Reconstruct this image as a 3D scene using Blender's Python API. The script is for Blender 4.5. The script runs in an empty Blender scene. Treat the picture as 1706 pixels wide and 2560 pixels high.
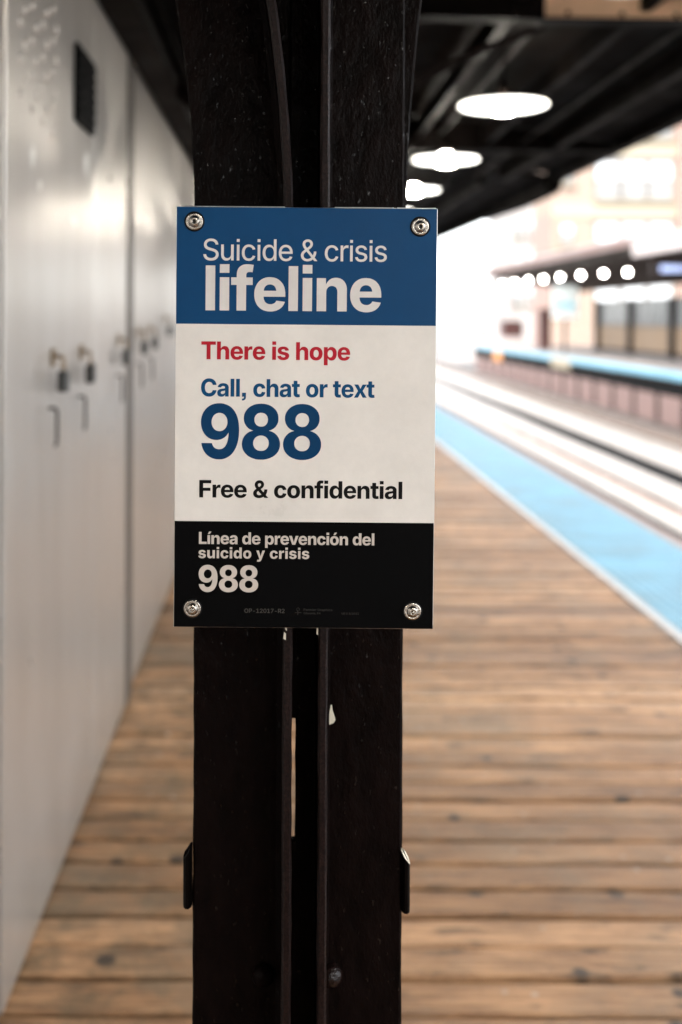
import bpy, bmesh, math, random
from mathutils import Vector, Matrix
from mathutils.geometry import delaunay_2d_cdt

R = math.radians
rnd = random.Random(7)
scene = bpy.context.scene
COL = scene.collection

# ------------------------------------------------------------------ camera
EYE = 1.6
cam_data = bpy.data.cameras.new('camera')
cam = bpy.data.objects.new('camera', cam_data)
COL.objects.link(cam)
cam.location = (0, 0, EYE)
cam.rotation_euler = (R(90), 0, 0)
cam.matrix_world = Matrix.Translation((0, 0, EYE)) @ Matrix.Rotation(R(90), 4, 'X') @ Matrix.Rotation(R(0.25), 4, 'Z')
cam_data.sensor_fit = 'VERTICAL'
cam_data.sensor_width = 24
cam_data.sensor_height = 36
cam_data.lens = 2750 / 2560 * 36
cam_data.shift_x = 153 / 2560
cam_data.shift_y = -490 / 2560
cam_data.clip_start = 0.05
cam_data.clip_end = 5000
cam_data.dof.use_dof = True
cam_data.dof.focus_distance = 1.075
cam_data.dof.aperture_fstop = cam_data.lens / 12.5
scene.camera = cam

# ------------------------------------------------------------------ sky, sun, exposure
SUN_EL, SUN_AZ = 55, 214          # azimuth clockwise from +Y
world = bpy.data.worlds.new('World')
scene.world = world
world.use_nodes = True
wn = world.node_tree.nodes
wl = world.node_tree.links
bg = wn['Background']
sky = wn.new('ShaderNodeTexSky')
sky.sky_type = 'NISHITA'
sky.sun_disc = False
sky.sun_elevation = R(SUN_EL)
sky.sun_rotation = R(SUN_AZ)
sky.air_density = 1.0
sky.dust_density = 1.5
hs = wn.new('ShaderNodeHueSaturation')
hs.inputs['Saturation'].default_value = 0.22
wl.new(sky.outputs[0], hs.inputs['Color'])
wl.new(hs.outputs[0], bg.inputs[0])
bg.inputs[1].default_value = 0.15
sun_data = bpy.data.lights.new('sun', 'SUN')
sun_data.energy = 0.8
sun_data.angle = R(14)
sun_data.color = (1.0, 0.95, 0.88)
sun = bpy.data.objects.new('sun', sun_data)
COL.objects.link(sun)
sd = Vector((math.sin(R(SUN_AZ)) * math.cos(R(SUN_EL)), math.cos(R(SUN_AZ)) * math.cos(R(SUN_EL)), math.sin(R(SUN_EL))))
sun.rotation_euler = (-sd).to_track_quat('-Z', 'Y').to_euler()
sun.location = sd * 60
vs = scene.view_settings
vs.view_transform = 'Standard'
vs.look = 'None'
vs.gamma = 1
vs.use_curve_mapping = False
vs.exposure = 2.84
scene.cycles.max_bounces = 10
scene.cycles.diffuse_bounces = 6
scene.cycles.glossy_bounces = 4
scene.cycles.use_denoising = True
scene.cycles.sample_clamp_indirect = 6

# ------------------------------------------------------------------ materials
def newmat(name):
    m = bpy.data.materials.new(name)
    m.use_nodes = True
    nt = m.node_tree
    return m, nt, nt.nodes, nt.links, nt.nodes['Principled BSDF']

def N(ns, t, **kw):
    n = ns.new(t)
    for k, v in kw.items():
        if k in n.inputs.keys():
            n.inputs[k].default_value = v
        else:
            setattr(n, k, v)
    return n

def ramp(ns, stops):
    r = ns.new('ShaderNodeValToRGB')
    el = r.color_ramp.elements
    while len(el) < len(stops):
        el.new(0.5)
    for e, (p, c) in zip(el, stops):
        e.position = p
        e.color = (c[0], c[1], c[2], 1) if isinstance(c, (tuple, list)) else (c, c, c, 1)
    return r

def mixc(ns, ls, fac, a, b, mode='MIX'):
    m = ns.new('ShaderNodeMix')
    m.data_type = 'RGBA'
    m.blend_type = mode
    for sock, v in ((m.inputs[0], fac), (m.inputs[6], a), (m.inputs[7], b)):
        if isinstance(v, bpy.types.NodeSocket):
            ls.new(v, sock)
        elif isinstance(v, (int, float)):
            sock.default_value = v
        else:
            sock.default_value = (v[0], v[1], v[2], 1)
    return m.outputs[2]

def paint(name, col, rough=0.5, var=0.15, scale=6.0, bump=0.0, bscale=60.0, metallic=0.0, spec=0.5, coat=0.0):
    """a plain coloured surface with mottled tone, roughness and fine relief"""
    m, nt, ns, ls, b = newmat(name)
    tc = ns.new('ShaderNodeNewGeometry')
    n1 = N(ns, 'ShaderNodeTexNoise', Scale=scale, Detail=6.0, Roughness=0.6)
    ls.new(tc.outputs['Position'], n1.inputs['Vector'])
    lo = tuple(c * (1 - var) for c in col)
    hi = tuple(min(1, c * (1 + var)) for c in col)
    r = ramp(ns, [(0.3, lo), (0.7, hi)])
    ls.new(n1.outputs[0], r.inputs[0])
    ls.new(r.outputs[0], b.inputs['Base Color'])
    r2 = ramp(ns, [(0.3, max(0.02, rough * 0.8)), (0.7, min(1, rough * 1.2))])
    ls.new(n1.outputs[0], r2.inputs[0])
    ls.new(r2.outputs[0], b.inputs['Roughness'])
    b.inputs['Metallic'].default_value = metallic
    b.inputs['Specular IOR Level'].default_value = spec
    b.inputs['Coat Weight'].default_value = coat
    if bump:
        n2 = N(ns, 'ShaderNodeTexNoise', Scale=bscale, Detail=4.0)
        ls.new(tc.outputs['Position'], n2.inputs['Vector'])
        bp = N(ns, 'ShaderNodeBump', Strength=bump, Distance=0.01)
        ls.new(n2.outputs[0], bp.inputs['Height'])
        ls.new(bp.outputs[0], b.inputs['Normal'])
    return m

def emit(name, col, strength):
    m, nt, ns, ls, b = newmat(name)
    b.inputs['Base Color'].default_value = (*col, 1)
    b.inputs['Emission Color'].default_value = (*col, 1)
    b.inputs['Emission Strength'].default_value = strength
    return m

def mat_planks(name, tones, dirt=1.0):
    m, nt, ns, ls, b = newmat(name)
    geo = ns.new('ShaderNodeNewGeometry')
    inf = ns.new('ShaderNodeObjectInfo')
    # grain: long in X, fine in Y, shifted for each plank
    sh = N(ns, 'ShaderNodeVectorMath', operation='MULTIPLY_ADD')
    cx = ns.new('ShaderNodeCombineXYZ')
    ls.new(inf.outputs['Random'], cx.inputs[0]); ls.new(inf.outputs['Random'], cx.inputs[2])
    ls.new(cx.outputs[0], sh.inputs[0]); sh.inputs[1].default_value = (37, 0, 19)
    ls.new(geo.outputs['Position'], sh.inputs[2])
    mp = ns.new('ShaderNodeMapping'); mp.inputs['Scale'].default_value = (1.6, 34, 20)
    ls.new(sh.outputs[0], mp.inputs[0])
    g1 = N(ns, 'ShaderNodeTexNoise', Scale=2.2, Detail=8.0, Roughness=0.68, Distortion=0.4)
    ls.new(mp.outputs[0], g1.inputs['Vector'])
    tone = ramp(ns, [(i / (len(tones) - 1), t) for i, t in enumerate(tones)])
    mth = N(ns, 'ShaderNodeMath', operation='MULTIPLY_ADD')
    ls.new(inf.outputs['Random'], mth.inputs[0]); mth.inputs[1].default_value = 0.62
    gm = N(ns, 'ShaderNodeMath', operation='MULTIPLY'); gm.inputs[1].default_value = 0.6
    ls.new(g1.outputs[0], gm.inputs[0]); ls.new(gm.outputs[0], mth.inputs[2])
    sb = N(ns, 'ShaderNodeMath', operation='SUBTRACT'); sb.inputs[1].default_value = 0.11
    ls.new(mth.outputs[0], sb.inputs[0]); ls.new(sb.outputs[0], tone.inputs[0])
    c = tone.outputs[0]
    # dark grain streaks
    gr = ramp(ns, [(0.34, 1.0), (0.50, 0.0)])
    ls.new(g1.outputs[0], gr.inputs[0])
    c = mixc(ns, ls, gr.outputs[0], c, mixc(ns, ls, 1.0, c, (0.52, 0.44, 0.38), 'MULTIPLY'))
    # patches of wear and soaked-in dirt, drawn out along each board
    mp3 = ns.new('ShaderNodeMapping'); mp3.inputs['Scale'].default_value = (2.6, 9, 3)
    ls.new(sh.outputs[0], mp3.inputs[0])
    pw = N(ns, 'ShaderNodeTexNoise', Scale=1.0, Detail=7.0, Roughness=0.72); ls.new(mp3.outputs[0], pw.inputs['Vector'])
    pr_ = ramp(ns, [(0.32, (0.50, 0.47, 0.43)), (0.52, (1.0, 1.0, 1.0)), (0.72, (1.38, 1.40, 1.42))])
    ls.new(pw.outputs[0], pr_.inputs[0])
    c = mixc(ns, ls, 1.0 if dirt > 1 else 0.4, c, pr_.outputs[0], 'MULTIPLY')
    # fine drying cracks along the grain
    mp4 = ns.new('ShaderNodeMapping'); mp4.inputs['Scale'].default_value = (3.2, 95, 40)
    ls.new(sh.outputs[0], mp4.inputs[0])
    ck = N(ns, 'ShaderNodeTexNoise', Scale=1.3, Detail=5.0, Roughness=0.7); ls.new(mp4.outputs[0], ck.inputs['Vector'])
    ckr = ramp(ns, [(0.34, 0.75), (0.45, 0.0)]); ls.new(ck.outputs[0], ckr.inputs[0])
    c = mixc(ns, ls, ckr.outputs[0], c, mixc(ns, ls, 1.0, c, (0.36, 0.28, 0.22), 'MULTIPLY'))
    if dirt > 1:
        # grime beside the cabinets, which also paints in that side's deeper shade
        spx = ns.new('ShaderNodeSeparateXYZ'); ls.new(geo.outputs['Position'], spx.inputs[0])
        gx_ = N(ns, 'ShaderNodeMapRange'); gx_.inputs['From Min'].default_value = 0.35; gx_.inputs['From Max'].default_value = -0.35
        gx_.inputs['To Min'].default_value = 0.0; gx_.inputs['To Max'].default_value = 1.0
        ls.new(spx.outputs[0], gx_.inputs[0])
        gn = N(ns, 'ShaderNodeTexNoise', Scale=6.5, Detail=7.0, Roughness=0.75); ls.new(geo.outputs['Position'], gn.inputs['Vector'])
        gnr = ramp(ns, [(0.44, 0.0), (0.62, 0.8)]); ls.new(gn.outputs[0], gnr.inputs[0])
        gmul = N(ns, 'ShaderNodeMath', operation='MULTIPLY'); ls.new(gx_.outputs[0], gmul.inputs[0]); ls.new(gnr.outputs[0], gmul.inputs[1])
        c = mixc(ns, ls, gmul.outputs[0], c, (0.125, 0.082, 0.042))
    # wide grey weathering
    w = N(ns, 'ShaderNodeTexNoise', Scale=1.3, Detail=5.0, Roughness=0.7)
    ls.new(geo.outputs['Position'], w.inputs['Vector'])
    wr = ramp(ns, [(0.48, 0.0), (0.70, 0.6 * dirt)])
    ls.new(w.outputs[0], wr.inputs[0])
    c = mixc(ns, ls, wr.outputs[0], c, (0.20, 0.155, 0.105))
    # dark stains, stretched along the boards
    mp2 = ns.new('ShaderNodeMapping'); mp2.inputs['Scale'].default_value = (5, 14, 5)
    ls.new(geo.outputs['Position'], mp2.inputs[0])
    s = N(ns, 'ShaderNodeTexNoise', Scale=1.1, Detail=4.0, Roughness=0.55)
    ls.new(mp2.outputs[0], s.inputs['Vector'])
    sr = ramp(ns, [(0.59, 0.0), (0.70, 0.8 * dirt)])
    ls.new(s.outputs[0], sr.inputs[0])
    c = mixc(ns, ls, sr.outputs[0], c, (0.085, 0.052, 0.028))
    # small black gum spots and pale specks
    v = N(ns, 'ShaderNodeTexVoronoi', Scale=4.6, Randomness=1.0)
    ls.new(geo.outputs['Position'], v.inputs['Vector'])
    vr = ramp(ns, [(0.085, 0.85 * dirt), (0.14, 0.0)])
    ls.new(v.outputs['Distance'], vr.inputs[0])
    c = mixc(ns, ls, vr.outputs[0], c, (0.05, 0.034, 0.022))
    v2 = N(ns, 'ShaderNodeTexVoronoi', Scale=9.3, Randomness=1.0)
    ls.new(sh.outputs[0], v2.inputs['Vector'])
    vr2 = ramp(ns, [(0.05, 0.4 * dirt), (0.10, 0.0)])
    ls.new(v2.outputs['Distance'], vr2.inputs[0])
    c = mixc(ns, ls, vr2.outputs[0], c, (0.5, 0.47, 0.42))
    ls.new(c, b.inputs['Base Color'])
    b.inputs['Roughness'].default_value = 0.55
    b.inputs['Specular IOR Level'].default_value = 0.4
    bp = N(ns, 'ShaderNodeBump', Strength=0.5, Distance=0.004)
    ls.new(g1.outputs[0], bp.inputs['Height']); ls.new(bp.outputs[0], b.inputs['Normal'])
    return m

def mat_column():
    """thick, lumpy, many times repainted dark brown gloss"""
    m, nt, ns, ls, b = newmat('brown_gloss_paint')
    geo = ns.new('ShaderNodeNewGeometry')
    mp = ns.new('ShaderNodeMapping'); mp.inputs['Scale'].default_value = (1, 1, 0.45)
    ls.new(geo.outputs['Position'], mp.inputs[0])
    n1 = N(ns, 'ShaderNodeTexNoise', Scale=55.0, Detail=5.0, Roughness=0.6)
    n2 = N(ns, 'ShaderNodeTexNoise', Scale=380.0, Detail=3.0, Roughness=0.6)
    v = N(ns, 'ShaderNodeTexVoronoi', Scale=210.0)
    for q in (n1, n2, v):
        ls.new(mp.outputs[0], q.inputs['Vector'])
    r = ramp(ns, [(0.3, (0.0022, 0.0012, 0.0010)), (0.7, (0.0058, 0.0030, 0.0026))])
    ls.new(n1.outputs[0], r.inputs[0])
    ls.new(r.outputs[0], b.inputs['Base Color'])
    b.inputs['Roughness'].default_value = 0.5
    b.inputs['Specular IOR Level'].default_value = 0.02
    cv = N(ns, 'ShaderNodeTexNoise', Scale=260.0, Detail=2.0, Roughness=0.5); ls.new(mp.outputs[0], cv.inputs['Vector'])
    cr = ramp(ns, [(0.65, 0.04), (0.76, 0.6)]); ls.new(cv.outputs[0], cr.inputs[0]); ls.new(cr.outputs[0], b.inputs['Coat Weight'])
    b.inputs['Coat Roughness'].default_value = 0.07
    a = N(ns, 'ShaderNodeMath', operation='MULTIPLY_ADD'); a.inputs[1].default_value = 0.28
    ls.new(n2.outputs[0], a.inputs[0]); ls.new(n1.outputs[0], a.inputs[2])
    vr = ramp(ns, [(0.02, 1.0), (0.12, 0.0)])
    ls.new(v.outputs['Distance'], vr.inputs[0])
    a2 = N(ns, 'ShaderNodeMath', operation='MULTIPLY_ADD'); a2.inputs[1].default_value = 0.10
    ls.new(vr.outputs[0], a2.inputs[0]); ls.new(a.outputs[0], a2.inputs[2])
    bp = N(ns, 'ShaderNodeBump', Strength=0.9, Distance=0.003)
    ls.new(a2.outputs[0], bp.inputs['Height']); ls.new(bp.outputs[0], b.inputs['Normal']); ls.new(bp.outputs[0], b.inputs['Coat Normal'])
    return m

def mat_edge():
    """the bar ends, in a lighter brown that paints in the light they catch"""
    m, nt, ns, ls, b = newmat('lit_edge_brown')
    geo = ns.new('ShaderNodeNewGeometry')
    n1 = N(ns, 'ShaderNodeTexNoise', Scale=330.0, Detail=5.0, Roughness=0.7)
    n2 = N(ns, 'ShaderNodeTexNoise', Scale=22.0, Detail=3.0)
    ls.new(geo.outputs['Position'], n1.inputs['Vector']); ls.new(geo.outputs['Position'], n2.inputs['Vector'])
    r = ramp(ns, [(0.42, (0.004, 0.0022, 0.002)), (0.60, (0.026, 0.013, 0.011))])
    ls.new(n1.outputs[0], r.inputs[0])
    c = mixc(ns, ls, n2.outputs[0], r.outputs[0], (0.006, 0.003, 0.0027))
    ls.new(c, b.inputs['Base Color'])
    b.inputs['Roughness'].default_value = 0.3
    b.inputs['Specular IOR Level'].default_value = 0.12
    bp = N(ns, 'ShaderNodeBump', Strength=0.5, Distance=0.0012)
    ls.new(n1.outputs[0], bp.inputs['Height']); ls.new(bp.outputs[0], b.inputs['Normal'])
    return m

def mat_sheet():
    """white painted sheet steel: glossy, faintly buckled, scuffed"""
    m, nt, ns, ls, b = newmat('white_sheet_steel')
    geo = ns.new('ShaderNodeNewGeometry')
    mp = ns.new('ShaderNodeMapping'); mp.inputs['Scale'].default_value = (1, 2.2, 0.5)
    ls.new(geo.outputs['Position'], mp.inputs[0])
    n1 = N(ns, 'ShaderNodeTexNoise', Scale=1.6, Detail=2.0)
    n2 = N(ns, 'ShaderNodeTexNoise', Scale=3.0, Detail=5.0, Roughness=0.6)
    n3 = N(ns, 'ShaderNodeTexNoise', Scale=3.0, Detail=6.0, Roughness=0.65)
    ls.new(mp.outputs[0], n1.inputs['Vector']); ls.new(mp.outputs[0], n2.inputs['Vector'])
    ls.new(geo.outputs['Position'], n3.inputs['Vector'])
    r = ramp(ns, [(0.25, (0.45, 0.415, 0.38)), (0.7, (0.53, 0.50, 0.47))])
    ls.new(n2.outputs[0], r.inputs[0])
    sp = ns.new('ShaderNodeSeparateXYZ'); ls.new(geo.outputs['Position'], sp.inputs[0])
    # splash dirt along the foot of the wall
    zr = N(ns, 'ShaderNodeMapRange'); zr.inputs['From Min'].default_value = 0.0; zr.inputs['From Max'].default_value = 0.28
    zr.inputs['To Min'].default_value = 0.8; zr.inputs['To Max'].default_value = 0.0
    ls.new(sp.outputs[2], zr.inputs[0])
    ml = N(ns, 'ShaderNodeMath', operation='MULTIPLY'); ls.new(zr.outputs[0], ml.inputs[0]); ls.new(n3.outputs[0], ml.inputs[1])
    c = mixc(ns, ls, ml.outputs[0], r.outputs[0], (0.24, 0.20, 0.155))
    ls.new(c, b.inputs['Base Color'])
    rr = ramp(ns, [(0.3, 0.27), (0.75, 0.33)])
    ls.new(n3.outputs[0], rr.inputs[0]); ls.new(rr.outputs[0], b.inputs['Roughness'])
    b.inputs['Specular IOR Level'].default_value = 0.6
    b.inputs['Metallic'].default_value = 0.58
    bp = N(ns, 'ShaderNodeBump', Strength=0.06, Distance=0.02)
    ls.new(n1.outputs[0], bp.inputs['Height']); ls.new(bp.outputs[0], b.inputs['Normal'])
    return m

def mat_print(name, col, rough=0.32, spec=0.3):
    """printed, faintly orange-peel enamel of the sign"""
    m, nt, ns, ls, b = newmat(name)
    geo = ns.new('ShaderNodeNewGeometry')
    n1 = N(ns, 'ShaderNodeTexNoise', Scale=18.0, Detail=6.0, Roughness=0.7)
    n2 = N(ns, 'ShaderNodeTexNoise', Scale=900.0, Detail=2.0)
    ls.new(geo.outputs['Position'], n1.inputs['Vector']); ls.new(geo.outputs['Position'], n2.inputs['Vector'])
    r = ramp(ns, [(0.25, tuple(c * 0.9 for c in col)), (0.75, tuple(min(1, c * 1.06) for c in col))])
    ls.new(n1.outputs[0], r.inputs[0]); ls.new(r.outputs[0], b.inputs['Base Color'])
    rr = ramp(ns, [(0.3, rough * 0.85), (0.7, rough * 1.2)])
    ls.new(n1.outputs[0], rr.inputs[0]); ls.new(rr.outputs[0], b.inputs['Roughness'])
    b.inputs['Specular IOR Level'].default_value = spec
    bp = N(ns, 'ShaderNodeBump', Strength=0.12, Distance=0.0008)
    ls.new(n2.outputs[0], bp.inputs['Height']); ls.new(bp.outputs[0], b.inputs['Normal'])
    return m

def mat_brick(name, c1, c2, mortar):
    m, nt, ns, ls, b = newmat(name)
    tc = ns.new('ShaderNodeTexCoord')
    mp = ns.new('ShaderNodeMapping'); mp.inputs['Rotation'].default_value = (R(90), 0, 0)
    ls.new(tc.outputs['Object'], mp.inputs[0])
    bk = ns.new('ShaderNodeTexBrick')
    bk.inputs['Color1'].default_value = (*c1, 1); bk.inputs['Color2'].default_value = (*c2, 1); bk.inputs['Mortar'].default_value = (*mortar, 1)
    bk.inputs['Scale'].default_value = 4.0
    ls.new(mp.outputs[0], bk.inputs['Vector'])
    ls.new(bk.outputs[0], b.inputs['Base Color'])
    b.inputs['Roughness'].default_value = 0.85
    return m

M = {}
M['plank'] = mat_planks('platform_boards', [(0.165, 0.082, 0.036), (0.352, 0.190, 0.090), (0.505, 0.288, 0.147), (0.70, 0.435, 0.245)], 1.2)
M['pale_board'] = mat_planks('bleached_boards', [(0.30, 0.275, 0.25), (0.35, 0.325, 0.30), (0.40, 0.375, 0.35)], 0.3)
M['tie'] = mat_planks('tie_timber', [(0.12, 0.092, 0.078), (0.165, 0.13, 0.112), (0.21, 0.17, 0.15)], 0.6)
M['edge_board'] = mat_planks('edge_timber', [(0.34, 0.25, 0.21), (0.40, 0.31, 0.27), (0.45, 0.36, 0.32)], 0.4)
M['column'] = mat_column()
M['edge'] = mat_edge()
M['sheet'] = mat_sheet()
M['roof_dark'] = paint('dark_roof_paint', (0.0045, 0.0034, 0.003), 0.7, 0.3, 3, spec=0.03)
M['steel_dark'] = paint('dark_steel_paint', (0.0032, 0.0023, 0.002), 0.5, 0.3, 4, 0.2, 40, spec=0.02)
M['rib'] = paint('lamplit_rib_tan', (0.68, 0.43, 0.27), 0.45, 0.2, 5, 0.2, 60)  # lamp light on the rib, put into the colour as tan
M['black'] = paint('black_void_paint', (0.005, 0.005, 0.005), 0.7, 0.2, spec=0.05)
M['blue_tile'] = paint('pale_blue_tactile', (0.165, 0.365, 0.47), 0.5, 0.28, 2.6, 0.15, 120)
M['white_trim'] = paint('white_edge_trim', (0.56, 0.545, 0.52), 0.45, 0.15, 9)
M['rail'] = paint('rail_steel', (0.30, 0.27, 0.25), 0.3, 0.2, 8, metallic=1.0)
M['trackbed'] = paint('trackbed_grit', (0.13, 0.10, 0.088), 0.9, 0.3, 2.5, 0.6, 30)
M['ground'] = paint('street_asphalt', (0.055, 0.054, 0.052), 0.9, 0.2, 0.4)
M['concrete'] = paint('platform_concrete', (0.27, 0.24, 0.22), 0.8, 0.12, 1.5)
M['pink_panel'] = paint('pinkish_panel', (0.22, 0.145, 0.128), 0.8, 0.12, 1.2)
M['pink_trim'] = paint('pink_fascia', (0.145, 0.085, 0.072), 0.6, 0.12, 1.0)
M['pale_trim'] = paint('pale_fascia', (0.40, 0.34, 0.32), 0.6, 0.1, 1.0)
M['brown_under'] = paint('brown_soffit', (0.022, 0.014, 0.012), 0.7, 0.2, 1.0, spec=0.1)
M['post'] = paint('dark_post', (0.014, 0.009, 0.008), 0.6, 0.2, 2, spec=0.1)
M['cream'] = paint('cream_panel', (0.30, 0.20, 0.12), 0.6, 0.1, 0.8)
M['grey_glass'] = paint('grey_glass', (0.17, 0.17, 0.165), 0.3, 0.06, 0.5)
M['red_paint'] = paint('oxide_red_paint', (0.06, 0.018, 0.014), 0.5, 0.15, 2)
M['orange'] = paint('orange_paint', (0.75, 0.30, 0.06), 0.5, 0.1)
M['sign_white'] = paint('board_white', (0.72, 0.76, 0.74), 0.5, 0.05)
M['sign_cyan'] = paint('board_cyan', (0.30, 0.60, 0.66), 0.5, 0.05)
M['screen'] = emit('screen_glow', (0.55, 0.65, 1.0), 0.10)
M['lamp'] = emit('lamp_diffuser', (1.0, 0.97, 0.88), 1.1)
M['lamp_globe'] = emit('lamp_globe', (1.0, 0.93, 0.80), 30.0)
M['bulb'] = emit('globe_glow', (1.0, 0.98, 0.88), 14.0)
M['enamel'] = paint('white_enamel', (0.75, 0.74, 0.70), 0.3, 0.05)
M['brick'] = mat_brick('pale_brick', (0.31, 0.22, 0.165), (0.28, 0.195, 0.146), (0.32, 0.265, 0.225))
M['brick_red'] = mat_brick('rose_brick', (0.30, 0.19, 0.155), (0.26, 0.165, 0.135), (0.30, 0.25, 0.22))
M['limestone'] = paint('cream_limestone', (0.34, 0.29, 0.21), 0.8, 0.08, 0.4)
M['pale_wall'] = paint('pale_far_wall', (0.36, 0.33, 0.31), 0.8, 0.06, 0.3)
M['window_glass'] = paint('window_glass', (0.55, 0.56, 0.56), 0.06, 0.05, 0.3, spec=0.8)
M['blind'] = paint('window_blind', (0.24, 0.24, 0.23), 0.5, 0.1, 0.5)
M['frame_grey'] = paint('window_frame_grey', (0.12, 0.11, 0.10), 0.6, 0.1)
M['aluminium'] = paint('aluminium', (0.80, 0.78, 0.75), 0.33, 0.08, 30, metallic=1.0)
M['rivet'] = paint('rivet_steel', (0.46, 0.42, 0.37), 0.18, 0.2, 300, 0.15, 500, metallic=1.0)
M['hole'] = paint('rivet_hole', (0.01, 0.009, 0.008), 0.6, 0.1)
M['s_white'] = mat_print('sign_white_print', (0.78, 0.735, 0.685))
M['s_blue'] = mat_print('sign_blue_print', (0.002, 0.050, 0.145), 0.34, 0.14)
M['s_black'] = mat_print('sign_black_print', (0.0022, 0.0022, 0.0024), 0.45, 0.035)
M['t_blue'] = mat_print('letter_blue', (0.0015, 0.040, 0.115), 0.34, 0.12)
M['t_lblue'] = mat_print('letter_mid_blue', (0.003, 0.062, 0.165), 0.34, 0.12)
M['t_red'] = mat_print('letter_red', (0.44, 0.008, 0.022), 0.34, 0.2)
M['t_black'] = mat_print('letter_black', (0.004, 0.004, 0.004), 0.4, 0.1)
M['t_white'] = mat_print('letter_white', (0.70, 0.66, 0.63))
M['t_warm'] = mat_print('letter_warm_white', (0.60, 0.53, 0.475))
M['t_dim'] = mat_print('letter_dim_grey', (0.055, 0.050, 0.046))
M['t_dimmer'] = mat_print('letter_dimmer_grey', (0.022, 0.020, 0.019))
M['lock_dark'] = paint('padlock_dark', (0.02, 0.021, 0.019), 0.35, 0.2, 60)
M['brass'] = paint('brass_hasp', (0.30, 0.22, 0.14), 0.35, 0.25, 50, metallic=0.8)
M['scuff'] = paint('sticker_residue', (0.80, 0.78, 0.74), 0.4, 0.1, 60)
M['seam'] = paint('seam_grey_brown', (0.075, 0.064, 0.054), 0.5, 0.2, 8, spec=0.3)
M['rivet_paint'] = paint('rivet_brown_gloss', (0.010, 0.005, 0.0042), 0.2, 0.3, 120, 0.25, 260, spec=0.3)
M['rivet_shade'] = paint('rivet_shade_black', (0.006, 0.006, 0.006), 0.6, 0.2, spec=0.1)
M['chip'] = paint('bare_primer', (0.66, 0.60, 0.48), 0.6, 0.1, 150)

# ------------------------------------------------------------------ helpers
def box(bm, x0, x1, y0, y1, z0, z1, bev=0.0, mi=0):
    vs_ = [bm.verts.new((x, y, z)) for x in (x0, x1) for y in (y0, y1) for z in (z0, z1)]
    fs = []
    for idx in ((0, 1, 3, 2), (4, 6, 7, 5), (0, 4, 5, 1), (2, 3, 7, 6), (0, 2, 6, 4), (1, 5, 7, 3)):
        f = bm.faces.new([vs_[i] for i in idx]); f.material_index = mi; fs.append(f)
    if bev:
        es = {e for f in fs for e in f.edges}
        bmesh.ops.bevel(bm, geom=list(es), offset=bev, segments=1, affect='EDGES')
    return vs_

def bx(*a, **k):
    bm = bmesh.new(); box(bm, *a, **k); return bm

def prism(bm, pts, y0, y1, mi=0):
    """closed outline in XZ, pushed from y0 to y1"""
    a = [bm.verts.new((x, y0, z)) for x, z in pts]
    b = [bm.verts.new((x, y1, z)) for x, z in pts]
    n = len(pts)
    bm.faces.new(a).material_index = mi
    bm.faces.new(b[::-1]).material_index = mi
    for i in range(n):
        bm.faces.new([a[i], b[i], b[(i + 1) % n], a[(i + 1) % n]]).material_index = mi

def lathe(bm, prof, seg=24, axis='Z', origin=(0, 0, 0), mi=0):
    """profile of (radius, height)"""
    rings = []
    for r_, h in prof:
        ring = []
        if r_ < 1e-6:
            p = (0, 0, h)
            ring = [bm.verts.new(p)]
        else:
            for k in range(seg):
                a = 2 * math.pi * k / seg
                ring.append(bm.verts.new((r_ * math.cos(a), r_ * math.sin(a), h)))
        rings.append(ring)
    for a, b in zip(rings, rings[1:]):
        for k in range(seg):
            k2 = (k + 1) % seg
            if len(a) == 1 and len(b) == 1:
                continue
            if len(a) == 1:
                f = bm.faces.new([a[0], b[k], b[k2]])
            elif len(b) == 1:
                f = bm.faces.new([a[k], b[0], a[k2]])
            else:
                f = bm.faces.new([a[k], b[k], b[k2], a[k2]])
            f.material_index = mi; f.smooth = True
    allv = [v for r_ in rings for v in r_]
    if axis == '-Y':
        bmesh.ops.rotate(bm, verts=allv, cent=(0, 0, 0), matrix=Matrix.Rotation(R(90), 3, 'X'))
    elif axis == 'X':
        bmesh.ops.rotate(bm, verts=allv, cent=(0, 0, 0), matrix=Matrix.Rotation(R(90), 3, 'Y'))
    bmesh.ops.translate(bm, verts=allv, vec=origin)

def tube(bm, pts, r_, seg=10):
    rings = []
    n = len(pts)
    for i, p in enumerate(pts):
        p = Vector(p)
        t = (Vector(pts[min(i + 1, n - 1)]) - Vector(pts[max(i - 1, 0)])).normalized()
        u = t.orthogonal().normalized() if abs(t.x) < 0.95 else t.cross(Vector((0, 0, 1))).normalized()
        u = (Vector((1, 0, 0)) - t * t.x).normalized() if abs(t.x) < 0.95 else u
        w = t.cross(u)
        rings.append([bm.verts.new(p + (u * math.cos(2 * math.pi * k / seg) + w * math.sin(2 * math.pi * k / seg)) * r_) for k in range(seg)])
    for a, b in zip(rings, rings[1:]):
        for k in range(seg):
            f = bm.faces.new([a[k], a[(k + 1) % seg], b[(k + 1) % seg], b[k]]); f.smooth = True
    bm.faces.new(rings[0][::-1]); bm.faces.new(rings[-1])

def mesh(name, bm, mats):
    bmesh.ops.recalc_face_normals(bm, faces=bm.faces[:])
    me = bpy.data.meshes.new(name)
    bm.to_mesh(me); bm.free()
    for m in (mats if isinstance(mats, (list, tuple)) else [mats]):
        me.materials.append(m)
    return me

def link(name, me, parent=None, loc=None, rot=None):
    o = bpy.data.objects.new(name, me)
    COL.objects.link(o)
    if parent: o.parent = parent
    if loc is not None: o.location = loc
    if rot is not None: o.rotation_euler = rot
    return o

def part(name, bm, mats, parent=None, loc=None):
    return link(name, mesh(name, bm, mats), parent, loc)

def tag(o, label, cat, group=None):
    o['label'] = label; o['category'] = cat
    if group: o['group'] = group
    return o

def thing(name, label, cat, loc=(0, 0, 0), group=None):
    o = link(name, None, None, loc)
    return tag(o, label, cat, group)

def structure(o):
    o['kind'] = 'structure'; return o

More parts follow.
